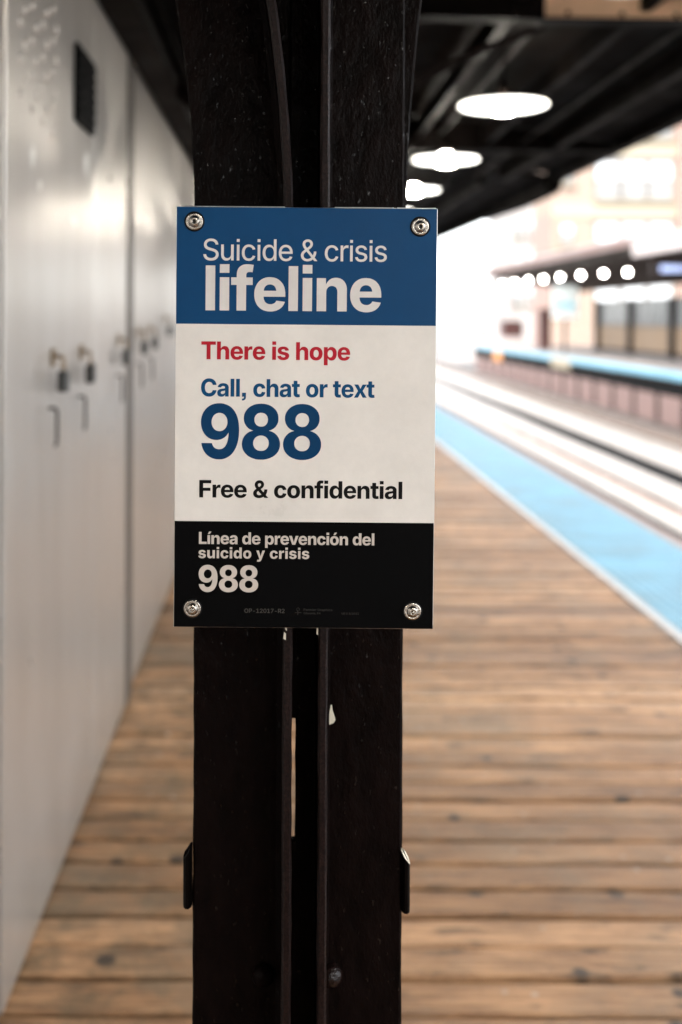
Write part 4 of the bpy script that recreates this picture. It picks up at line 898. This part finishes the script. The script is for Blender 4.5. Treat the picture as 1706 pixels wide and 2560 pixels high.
GLYPHS_SM = """ |269|
,|319|87,-148 87,-84 105,-84 130,-79 147,-65 158,-43 161,-14 161,16 175,0 87,0 87,140 232,140 232,-8 224,-68 199,-112 158,-138 104,-148
-|647|486,356 486,250 159,250 159,356
/|379|362,762 128,-109 16,-109 251,762
0|647|324,-10 242,1 175,34 122,88 84,162 61,254 53,363 61,473 84,565 123,639 175,693 242,726 324,737 405,726 472,693 525,638 563,565 586,473 594,363 586,254 563,162 525,88 472,34 405,1;324,100 367,107 402,130 430,167 450,218 462,284 466,363 462,444 450,510 430,561 402,598 367,621 324,628 280,621 245,598 217,561 197,510 185,444 181,363 185,284 197,218 217,167 245,130 280,107
1|647|94,0 94,107 572,107 572,0;416,728 416,0 287,0 287,611 282,611 112,489 112,614 272,728
2|647|77,0 77,94 329,342 362,377 389,407 410,435 426,462 435,490 438,520 435,552 423,579 404,601 380,618 350,628 318,631 284,627 254,616 230,598 212,574 201,545 198,510 73,510 81,574 105,630 142,675 192,709 251,730 319,737 388,730 447,710 496,678 533,635 556,584 564,526 560,486 549,447 528,406 494,360 447,307 384,243 258,114 258,109 575,109 575,0
3|647|313,-10 243,-3 180,16 127,46 86,88 59,138 48,197 180,197 186,169 201,145 222,125 249,111 280,103 314,100 351,103 383,113 410,130 431,153 444,182 448,217 444,249 432,279 411,305 381,325 342,338 294,342 221,342 221,433 392,613 392,618 84,618 84,728 553,728 553,633 316,390 316,416 392,417 456,400 510,368 549,324 574,271 582,211 574,149 547,95 506,51 452,18 387,-3
5|647|316,-10 249,-3 189,17 139,49 101,90 76,141 66,197 193,197 198,169 212,145 231,124 256,109 285,99 316,96 353,101 386,114 412,135 433,163 446,197 450,236 446,275 432,310 411,338 384,360 350,374 313,378 280,375 248,366 220,352 198,334 80,353 118,728 539,728 539,618 226,618 205,425 209,425 234,446 266,464 305,476 347,479 395,475 439,462 478,440 511,412 539,376 560,335 572,289 577,239 568,171 544,110 504,60 452,22 389,-2
7|647|126,0 435,613 435,618 76,618 76,728 571,728 571,615 261,0
A|728|24,0 278,728 444,728 703,0 560,0 431,378 412,440 392,510 370,589 346,679 374,679 350,589 329,509 310,439 292,378 167,0;172,180 172,285 556,285 556,180
F|588|73,0 73,728 539,728 539,618 204,618 204,399 506,399 506,291 204,291 204,0
G|749|387,-10 293,2 211,36 144,90 93,164 61,256 50,363 61,472 94,564 146,638 213,692 293,726 383,737 441,733 495,720 544,698 588,670 625,634 655,593 676,546 689,495 556,495 546,523 532,547 515,569 495,587 472,601 446,612 416,618 385,620 329,613 280,591 239,554 208,504 188,440 181,364 188,288 208,224 239,174 280,137 330,115 388,107 440,112 484,129 520,154 547,190 564,232 569,283 599,278 401,278 401,380 696,380 696,293 686,206 656,132 609,72 547,27 472,-1
M|922|73,0 73,728 270,728 408,352 415,328 424,298 433,264 442,227 452,190 461,153 468,118 475,88 449,88 455,118 463,152 472,188 481,226 490,263 500,297 508,328 516,352 652,728 849,728 849,0 719,0 719,367 719,393 720,424 720,458 721,495 722,533 723,572 724,610 724,646 733,646 723,607 712,567 701,527 690,489 679,453 668,419 659,391 651,367 516,0 406,0 269,367 261,390 252,419 242,451 231,487 219,526 208,566 196,606 185,646 196,646 196,612 197,575 198,537 199,498 200,461 201,426 201,394 201,367 201,0
O|769|385,-10 294,1 214,35 146,89 94,162 61,254 50,363 61,473 94,565 146,639 214,693 294,726 385,737 475,726 555,693 623,639 674,565 707,473 718,363 707,254 674,162 623,89 555,34 475,1;385,107 440,114 490,136 530,173 561,223 581,287 587,363 581,440 561,504 530,555 490,591 440,613 385,620 328,613 279,591 238,554 207,504 188,440 181,363 188,287 207,223 238,173 279,137 328,114
P|645|73,0 73,728 345,728 422,720 486,696 536,659 572,610 594,552 602,487 594,421 572,363 536,314 485,277 421,254 343,246 163,246 163,354 326,354 371,358 407,371 434,391 453,418 464,450 468,487 464,523 453,555 434,582 407,602 371,614 325,618 204,618 204,0
R|652|73,0 73,728 345,728 422,720 486,698 536,663 572,617 594,560 602,495 594,430 572,374 536,329 485,295 421,274 343,267 149,267 149,375 326,375 371,379 407,389 434,406 453,430 464,459 468,495 464,531 453,561 434,586 407,604 371,615 325,618 204,618 204,0;482,0 306,330 448,330 628,0
a|574|220,-11 171,-7 126,8 89,31 61,63 43,104 37,154 41,196 54,230 75,257 101,278 133,294 168,306 206,314 245,319 288,324 322,328 348,333 366,341 376,352 380,368 380,371 377,396 369,416 356,433 337,445 313,452 285,455 255,452 230,445 209,434 192,420 179,404 170,386 52,410 73,454 102,490 140,518 183,537 232,549 284,553 323,550 362,544 400,531 434,513 464,488 487,456 502,415 507,365 507,0 386,0 386,75 380,75 366,53 347,32 323,14 294,1 260,-8;252,83 289,87 320,99 346,117 365,140 377,167 381,196 381,260 372,256 360,251 344,247 326,243 308,240 290,238 274,235 260,233 233,228 209,221 188,210 173,196 163,178 160,155 163,133 172,115 186,101 205,91 227,85
b|624|356,-10 313,-6 278,6 250,24 228,44 212,66 200,86 192,86 192,0 67,0 67,728 194,728 194,456 200,456 212,476 228,498 249,519 276,536 312,549 356,553 416,545 470,520 516,481 551,426 573,356 581,272 574,189 552,119 517,64 471,23 417,-2;321,94 360,100 393,118 418,145 436,181 447,224 451,272 447,320 436,363 418,398 393,426 361,443 321,448 283,443 250,426 225,400 207,365 196,322 192,272 196,223 207,179 225,144 251,117 283,100
c|583|304,-11 230,-2 166,24 114,66 75,123 51,191 43,270 51,350 75,419 114,475 166,518 230,544 304,553 348,550 389,541 426,526 459,507 487,482 510,453 528,419 540,382 421,356 414,377 406,395 394,411 381,424 365,435 347,443 327,448 305,450 264,444 231,426 206,398 187,362 176,319 173,271 176,223 187,180 206,144 231,116 264,98 305,92 327,94 348,99 366,107 382,118 396,132 407,149 416,168 422,189 541,164 529,126 512,91 488,61 460,36 427,16 390,1 348,-8
e|591|308,-11 232,-2 167,24 114,65 75,121 51,190 43,270 51,349 75,418 113,474 164,517 227,544 300,553 349,549 395,537 438,516 475,487 506,449 530,401 545,344 550,277 550,238 103,238 103,324 487,324 427,298 424,342 413,379 395,410 371,434 339,448 301,453 262,448 230,433 204,410 185,381 173,346 170,307 170,248 174,200 187,160 208,129 236,107 271,93 310,89 337,90 361,96 382,106 400,120 414,138 425,159 542,135 524,94 497,58 461,29 417,7 366,-6
h|612|194,320 194,0 67,0 67,728 192,728 192,411 179,411 208,473 247,517 297,544 358,553 411,547 456,529 494,499 522,459 539,408 545,347 545,0 418,0 418,328 411,376 389,414 355,437 311,445 279,441 251,430 227,412 209,388 198,357
i|262|67,0 67,546 194,546 194,0;65,625 65,744 197,744 197,625
n|612|194,320 194,0 67,0 67,546 188,546 189,411 179,411 208,473 247,517 297,544 358,553 411,547 456,529 493,499 521,459 539,408 545,347 545,0 418,0 418,328 411,376 389,414 355,437 311,445 279,441 251,430 227,412 209,388 198,357
o|609|304,-11 230,-2 166,24 114,66 75,123 51,191 43,270 51,350 75,419 114,475 166,518 230,544 304,553 379,544 443,518 495,475 533,419 557,350 565,270 557,191 533,123 495,66 443,24 379,-2;304,92 345,98 378,116 404,144 422,180 433,223 436,271 433,318 422,361 404,398 378,426 345,444 304,450 264,444 231,426 205,398 187,362 176,318 173,271 176,223 187,180 205,144 231,116 264,98
p|624|67,-204 67,546 192,546 192,456 200,456 212,476 228,498 249,519 276,536 312,549 356,553 416,545 470,520 516,481 551,426 573,356 581,272 574,189 552,119 517,64 471,23 417,-2 356,-10 313,-6 278,6 250,24 228,44 212,66 200,86 194,86 194,-204;321,94 360,100 393,118 418,145 436,181 447,224 451,272 447,320 436,363 418,398 393,426 361,443 321,448 283,443 250,426 225,400 207,365 196,322 192,272 196,223 207,179 225,144 251,117 283,100
r|397|67,0 67,546 190,546 190,454 196,454 216,497 248,528 287,547 331,553 342,553 355,552 367,551 377,550 377,433 367,435 352,438 335,439 318,440 284,436 254,424 229,406 210,383 198,354 194,321 194,0
s|549|274,-11 215,-6 163,7 119,29 83,60 58,98 43,144 162,166 177,131 201,106 234,91 276,86 318,91 351,105 371,126 378,151 374,173 360,190 337,204 304,214 212,234 144,256 96,289 68,332 58,387 65,434 86,475 119,508 163,532 217,548 278,553 336,548 385,535 425,514 457,486 480,452 496,412 382,390 369,416 348,438 319,453 280,458 243,453 212,440 192,420 185,394 190,373 203,355 227,341 263,330 356,311 423,289 471,258 499,216 508,164 501,115 478,72 443,38 396,11 339,-6"""
def load(txt):
    d = {}
    for row in txt.split('\n'):
        ch, a, cs = row.split('|')
        d[ch] = (int(a), [[tuple(map(int, p.split(','))) for p in c_.split()] for c_ in cs.split(';')] if cs else [])
    return d
FONT = {'b': load(GLYPHS_BOLD), 'm': load(GLYPHS_MED), 's': load(GLYPHS_SM)}
_cache = {}
def glyph_tris(f, ch):
    if (f, ch) in _cache: return _cache[f, ch]
    cs = FONT[f][ch][1]
    vs_, es = [], []
    for c_ in cs:
        b0 = len(vs_)
        vs_ += [Vector(p) for p in c_]
        es += [(b0 + i, b0 + (i + 1) % len(c_)) for i in range(len(c_))]
    if not vs_:
        return ([], [])
    ov, oe, of_, *_r = delaunay_2d_cdt(vs_, es, [], 0, 1e-4)
    def wind(x, y):
        w = 0
        for c_ in cs:
            for i in range(len(c_)):
                (x0, y0), (x1, y1) = c_[i], c_[(i + 1) % len(c_)]
                if (y0 <= y) != (y1 <= y):
                    if x0 + (y - y0) * (x1 - x0) / (y1 - y0) > x: w += 1 if y1 > y0 else -1
        return w
    tr = []
    for f_ in of_:
        cx_ = sum(ov[i][0] for i in f_) / len(f_); cy_ = sum(ov[i][1] for i in f_) / len(f_)
        if wind(cx_, cy_): tr.append(tuple(f_))
    _cache[f, ch] = ([(v[0], v[1]) for v in ov], tr)
    return _cache[f, ch]

def lettering(text, font, x0, x1, ybase, ytop, cap, mat, label=None, name='lettering'):
    """set a line so that its ink runs from x0 to x1 (photo pixels on the plate) with the given cap height"""
    s = (ybase - ytop) / cap
    G = FONT[font]
    ink = lambda ch: [p[0] for c_ in G[ch][1] for p in c_]
    adv_tot = sum(G[ch][0] for ch in text[:-1])
    left = min(ink(text[0])); right = adv_tot + max(ink(text[-1]))
    track = ((x1 - x0) / s - (right - left)) / (len(text) - 1)
    sx = s
    if track < -34:                       # condense rather than overlap
        extra = (track + 34) * (len(text) - 1)
        k = (right - left - 34 * (len(text) - 1) + extra) / (right - left - 34 * (len(text) - 1))
        sx = s * k; track = -34
    elif track > 14:
        k = ((x1 - x0) / s - 14 * (len(text) - 1)) / (right - left); sx = s * k; track = 14
    V, F = [], []
    x = -left
    for ch in text:
        vs_, tr = glyph_tris(font, ch)
        b0 = len(V)
        V += [(su(x0 + (x + vx) * sx), 0, sv(ybase - vy * s)) for vx, vy in vs_]
        F += [tuple(b0 + i for i in t_) for t_ in tr]
        x += G[ch][0] + track
    me = bpy.data.meshes.new(name); me.from_pydata(V, [], F); me.update()
    me.materials.append(mat)
    o = link(name, me, sign, (0, -0.00022, 0))
    if label: o['label'] = label
    return o

lettering('Suicide & crisis', 'm', 504.6, 961, 653, 599, 737, M['t_white'], 'pale lettering: Suicide & crisis')
lettering('lifeline', 'b', 511, 948, 777.5, 664, 740, M['t_white'], 'large pale lettering: lifeline')
lettering('There is hope', 'b', 501.5, 872, 899.5, 855, 727, M['t_red'], 'red lettering: There is hope')
lettering('Call, chat or text', 'b', 501.5, 934, 992, 947, 738, M['t_lblue'], 'blue lettering: Call, chat or text')
lettering('988', 'b', 502, 802, 1147, 1009.5, 735, M['t_blue'], 'large dark blue number 988')
lettering('Free & confidential', 'b', 499, 1005.5, 1244.5, 1201, 727, M['t_black'], 'black lettering: Free & confidential')
lettering('Línea de prevención del', 'b', 499, 937, 1361, 1331, 727, M['t_warm'], 'pale lettering: Línea de prevención del')
lettering('suicido y crisis', 'b', 498, 775, 1396.5, 1368.5, 745, M['t_warm'], 'pale lettering: suicido y crisis')
lettering('988', 'b', 499, 648, 1480.5, 1413.5, 735, M['t_warm'], 'pale number 988 on black')
lettering('OP-12017-R2', 's', 614, 714.5, 1532.6, 1522, 727, M['t_dim'], 'small dim grey part number')
lettering('Pannier Graphics', 's', 762, 834, 1526.5, 1520.7, 727, M['t_dimmer'], 'tiny dim maker name')
lettering('Gibsonia, PA', 's', 762, 805, 1535, 1529.8, 727, M['t_dimmer'], 'tiny dim place name')
lettering('MFG 5/2023', 's', 857, 900, 1535, 1530, 727, M['t_dimmer'], 'tiny dim date')
# the small mark: a bulb over a crosshair
bm = bmesh.new()
def flat_poly(pts): bm.faces.new([bm.verts.new((su(x), 0, sv(y))) for x, y in pts][::-1])
for k in range(12):
    a0, a1 = 2 * math.pi * k / 12, 2 * math.pi * (k + 1) / 12
    pr = lambda a, r_: (748 + r_ * 4.0 * math.cos(a), 1522.6 + r_ * (4.2 if math.sin(a) < 0 else 5.2) * math.sin(a))
    if k != 2: flat_poly([pr(a0, 1), pr(a1, 1), pr(a1, 0.72), pr(a0, 0.72)])
flat_poly([(740, 1530.6), (757, 1530.6), (757, 1531.8), (740, 1531.8)])
flat_poly([(746.9, 1527.2), (748.6, 1527.2), (748.6, 1530.4), (746.9, 1530.4)])
flat_poly([(746.9, 1532.0), (748.6, 1532.0), (748.6, 1537), (746.9, 1537)])
bmesh.ops.recalc_face_normals(bm, faces=bm.faces[:])
me = bpy.data.meshes.new('maker_mark'); bm.to_mesh(me); bm.free(); me.materials.append(M['t_dimmer'])
link('maker_mark', me, sign, (0, -0.00022, 0))
# pop rivets
bmr = bmesh.new()
lathe(bmr, [(0.0085, 0.0), (0.0086, 0.0007), (0.0080, 0.0013), (0.0066, 0.0015), (0.0060, 0.0011), (0.0056, 0.0016), (0.0048, 0.0032), (0.0036, 0.0041), (0.0022, 0.0043), (0.0017, 0.0038)], 32, '-Y')
pop_me = mesh('pop_rivet', bmr, M['rivet'])
bmr = bmesh.new(); lathe(bmr, [(0.0017, 0.0037), (0.0015, 0.0024), (0.0, 0.0022)], 18, '-Y'); pin_hole = mesh('rivet_core', bmr, M['hole'])
bmr = bmesh.new(); lathe(bmr, [(0.0018, 0.0036), (0.0016, 0.0046), (0.0008, 0.0052), (0, 0.0053)], 18, '-Y'); pin_up = mesh('rivet_core', bmr, M['rivet'])
bmr = bmesh.new(); lathe(bmr, [(0.0098, 0.0), (0.0098, 0.0005), (0.0086, 0.0008), (0.0070, 0.0008)], 32, '-Y'); rivet_shade_me = mesh('rivet_shade', bmr, M['rivet_shade'])  # dark ring painting in the contact shadow round each rivet
for x, y, pin in ((482, 557, pin_hole), (1043, 565, pin_hole), (484, 1523, pin_up), (1034, 1525, pin_up)):
    o = link('pop_rivet', pop_me, sign, (su(x), -0.0002, sv(y)), (0, R(rnd.uniform(0, 90)), 0))
    link('rivet_core', pin, o); link('rivet_shade', rivet_shade_me, o)
# aluminium mounting straps behind the plate
for x0, x1 in ((455, 707), (830, 1083)):
    for zc in (520, 1480):
        top = sv(zc) + (0.0011 if zc == 520 else 0.0)
        part('mounting_strap', bx(su(x0), su(x1), 0.0026, 0.0056, top - 0.03, top, bev=0.0006), M['aluminium'], sign)
# ------------------------------------------------------------------ across the tracks
# far canopy: front fascia high, soffit falling to the back
oc = thing('far_canopy', 'brown canopy with pink fascia over the opposite platform', 'canopy', (0, 0, 0))
bm = bmesh.new(); prism(bm, [(11.55, 3.98), (17.2, 3.05), (17.2, 3.15), (11.55, 4.10)], 35, 63); part('soffit', bm, M['brown_under'], oc)
part('fascia', bx(11.43, 11.54, 35, 63, 3.93, 4.22), M['pink_trim'], oc)
bm = bmesh.new(); prism(bm, [(11.43, 4.225), (17.2, 3.16), (17.2, 3.3), (11.43, 4.29)], 34.8, 63.2); part('roof', bm, M['pale_trim'], oc)
for k in range(9):
    part('rafter', bx(11.6, 11.7, 35.4 + k * 3.3, 35.5 + k * 3.3, 3.86, 3.965), M['brown_under'], oc)
nc = thing('near_canopy', 'pale fascia canopy end over the opposite platform at the picture edge', 'canopy', (0, 0, 0))
bm = bmesh.new(); prism(bm, [(11.15, 3.56), (17.2, 2.95), (17.2, 3.1), (11.15, 3.72)], 2, 34.4); part('soffit', bm, M['brown_under'], nc)
part('fascia', bx(11.02, 11.14, 2, 34.4, 3.50, 3.95), M['pale_trim'], nc)
bm = bmesh.new(); prism(bm, [(11.02, 3.955), (17.2, 3.12), (17.2, 3.24), (11.02, 4.02)], 1.8, 34.6); part('roof', bm, M['pale_trim'], nc)
bm = bmesh.new(); prism(bm, [(11.15, 3.5), (11.15, 3.95), (17.1, 3.1), (17.1, 2.9)], 34.42, 34.5); part('end_board', bm, M['pink_trim'], nc)
# globe lamps
gb = bmesh.new(); lathe(gb, [(0, -0.065), (0.035, -0.056), (0.056, -0.032), (0.065, 0.0), (0.056, 0.032), (0.035, 0.056), (0.025, 0.065)], 20); globe_me = mesh('globe', gb, M['bulb'])
gb = bmesh.new(); lathe(gb, [(0.03, 0.063), (0.035, 0.12), (0.015, 0.13), (0.015, 0.3)], 12); holder_me = mesh('holder', gb, M['post'])
spots = [(1569, 677), (1509, 680.5), (1452, 684.7), (1400.6, 689.7), (1358.8, 694.8), (1321, 698.5), (1287, 703.6), (1256, 707)]
names = ['rightmost', 'second from right', 'third from right', 'fourth from right', 'fifth from right', 'sixth from right', 'seventh from right', 'leftmost and faintest']
for (px, py), nm_ in zip(spots, names):
    y = 2750 * 12.5 / (px - 700); z = EYE + (790 - py) * y / 2750
    t = thing('globe_lamp', nm_ + ' of the glowing globe lamps under the opposite canopy', 'lamp', (12.5, y, z), 'globe lamps in a row under the opposite canopy')
    link('globe', globe_me, t); link('holder', holder_me, t)
# hanging train indicator
ti = thing('train_indicator', 'dark hanging display box with a blue glow under the opposite canopy', 'display', (11.75, 32.6, 2.84))
part('case', bx(-0.75, 0.75, -0.14, 0.14, 0, 0.42, bev=0.02), M['post'], ti)
part('screen', bx(-0.52, 0.30, -0.15, -0.143, 0.12, 0.30), M['screen'], ti)
for s in (-0.5, 0.5):
    part('hanger', bx(s - 0.02, s + 0.02, -0.02, 0.02, 0.42, 0.68), M['post'], ti)
# windbreak along the back
wb = thing('windbreak', 'windbreak of cream and grey glazed panels behind the opposite platform', 'windbreak', (15.5, 0, 0))
py_ = [23, 28.1, 33.2, 38.2, 43.2, 48.4, 53.4]
for y in py_:
    part('post', bx(-0.2, 0.10, y - 0.16, y + 0.16, 0, 2.42, bev=0.01), M['post'], wb)
for a, b in zip(py_, py_[1:]):
    part('cream_panel', bx(-0.03, 0.03, a + 0.18, b - 0.18, 0.18, 1.22, bev=0.01), M['cream'], wb)
    part('rail', bx(-0.05, 0.05, a + 0.165, b - 0.165, 1.225, 1.285), M['frame_grey'], wb)
    n = 2
    for k in range(n):
        w_ = (b - a - 0.36) / n
        part('pane', bx(-0.012, 0.012, a + 0.18 + k * w_ + 0.03, a + 0.18 + (k + 1) * w_ - 0.03, 1.29, 2.3), M['grey_glass'], wb)
    part('rail', bx(-0.05, 0.05, a + 0.165, b - 0.165, 2.305, 2.38), M['frame_grey'], wb)
    part('kick_rail', bx(-0.04, 0.04, a + 0.165, b - 0.165, 0.06, 0.17), M['post'], wb)
# information board, cabinet, kiosk
ib = thing('information_board', 'white and cyan notice board on a dark post under the opposite canopy', 'notice board', (12.95, 50, 0))
part('post', bx(-0.06, 0.06, -0.06, 0.06, 0, 3.4, bev=0.01), M['post'], ib)
part('board', bx(-0.58, 0.58, -0.10, -0.062, 1.55, 3.02, bev=0.01), M['sign_white'], ib)
part('band', bx(-0.56, 0.56, -0.106, -0.1005, 2.02, 2.26), M['sign_cyan'], ib)
cb = thing('red_cabinet', 'tall dark red cabinet left of the notice board', 'cabinet', (12.85, 53.4, 0))
part('body', bx(-0.25, 0.25, -0.2, 0.2, 0, 2.02, bev=0.02), M['red_paint'], cb)
part('door', bx(-0.21, 0.21, -0.215, -0.203, 0.08, 1.9, bev=0.004), M['red_paint'], cb)
ki = thing('kiosk', 'low dark red kiosk near the end of the opposite platform', 'kiosk', (12.25, 58.2, 0))
part('plinth', bx(-0.55, 0.55, -0.5, 0.5, 0, 0.55, bev=0.01), M['pale_trim'], ki)
part('body', bx(-0.52, 0.52, -0.48, 0.48, 0.555, 1.36, bev=0.02), M['red_paint'], ki)
part('cap', bx(-0.6, 0.6, -0.55, 0.55, 1.365, 1.42, bev=0.01), M['pink_trim'], ki)
for k, (y, lb_) in enumerate(((58.5, 'pale post at the far end of the opposite canopy'), (61.5, 'farthest pale post of the opposite canopy'))):
    t = thing('canopy_post', lb_, 'post', (12.3, y, 0), 'pale posts at the end of the opposite canopy')
    part('shaft', bx(-0.09, 0.09, -0.09, 0.09, 0.06, 3.85, bev=0.01), M['pale_trim'], t)
    part('foot', bx(-0.16, 0.16, -0.16, 0.16, 0, 0.058), M['pale_trim'], t)
# plates on the platform edge
t = thing('edge_plate', 'cream marker plate fixed under the opposite blue platform edge', 'plate', (OPP_X, 42.3, -0.36))
part('plate', bx(-0.03, 0.0, -1.4, 1.4, 0.0, 0.40, bev=0.006), M['limestone'], t)
for s in (-1.0, 1.0): part('bracket', bx(0.001, 0.12, s - 0.04, s + 0.04, 0.24, 0.30), M['post'], t)
t = thing('edge_marker', 'small orange marker on the opposite platform wall', 'marker', (OPP_X, 54.5, -0.55))
part('plate', bx(-0.02, 0.0, -0.9, 0.9, 0.0, 0.42, bev=0.006), M['orange'], t)
part('bracket', bx(0.001, 0.12, -0.05, 0.05, 0.25, 0.3), M['post'], t)

# ------------------------------------------------------------------ buildings
def window(parent, x0, x1, z0, z1, y, sash=0.5):
    f = part('window', bx(x0 - 0.12, x1 + 0.12, y - 0.10, y - 0.02, z0 - 0.12, z1 + 0.12), M['frame_grey'], parent)
    zm = z0 + (z1 - z0) * sash
    part('pane', bx(x0, x1, y - 0.14, y - 0.103, zm + 0.05, z1), M['window_glass'], f)
    part('pane', bx(x0, x1, y - 0.13, y - 0.103, z0, zm - 0.05), M['blind'], f)
    part('sill', bx(x0 - 0.2, x1 + 0.2, y - 0.32, y - 0.02, z0 - 0.28, z0 - 0.125), M['limestone'], f)
b1 = thing('brick_building', 'pale peach brick building with rows of triple windows behind the opposite platform', 'building', (0, 0, 0))
part('wall', bx(19.8, 46, 80, 86, -7, 26), M['brick'], b1)
part('roof_parapet', bx(19.6, 46.2, 79.8, 86.2, 26.01, 26.6), M['limestone'], b1)
for zt in (4.0, 8.4, 12.85, 17.3, 21.75):
    for g0 in (22.97, 31.5, 39.3):
        for k in range(3):
            window(b1, g0 + k * 1.93, g0 + 1.58 + k * 1.93, zt - 2.6, zt, 80)
        part('lintel', bx(g0 - 0.3, g0 + 5.75, 79.9, 79.99, zt + 0.125, zt + 0.42), M['frame_grey'], b1)
    part('belt_course', bx(19.75, 28.9, 79.93, 79.995, zt + 0.45, zt + 1.5), M['limestone'], b1)
    window(b1, 20.45, 21.25, zt - 1.4, zt - 0.1, 80)
part('pier', bx(28.95, 30.9, 79.6, 79.99, -7, 26), M['brick_red'], b1)
part('side_return', bx(19.72, 19.795, 80.2, 85.8, -7, 9.2), M['brick_red'], b1)
b2 = thing('pale_building', 'pale far building left of the peach brick building', 'building', (0, 0, 0))
part('wall', bx(27.0, 31.0, 130, 142, -7, 15.8), M['pale_wall'], b2)
part('cornice', bx(26.8, 31.2, 129.7, 142.2, 15.81, 16.6), M['frame_grey'], b2)
for k in range(3):
    for j in range(2):
        window(b2, 27.6 + j * 1.7, 28.6 + j * 1.7, 3.0 + k * 4, 5.2 + k * 4, 130)
b3 = thing('low_building', 'low pale building far along the tracks', 'building', (0, 0, 0))
part('wall', bx(33, 60, 210, 230, -7, 2.2), M['pale_wall'], b3)
part('cornice', bx(32.8, 60.2, 209.7, 230.2, 2.21, 2.8), M['limestone'], b3)
for k in range(6): window(b3, 34.5 + k * 3.4, 36.2 + k * 3.4, -1.6, 0.8, 210)
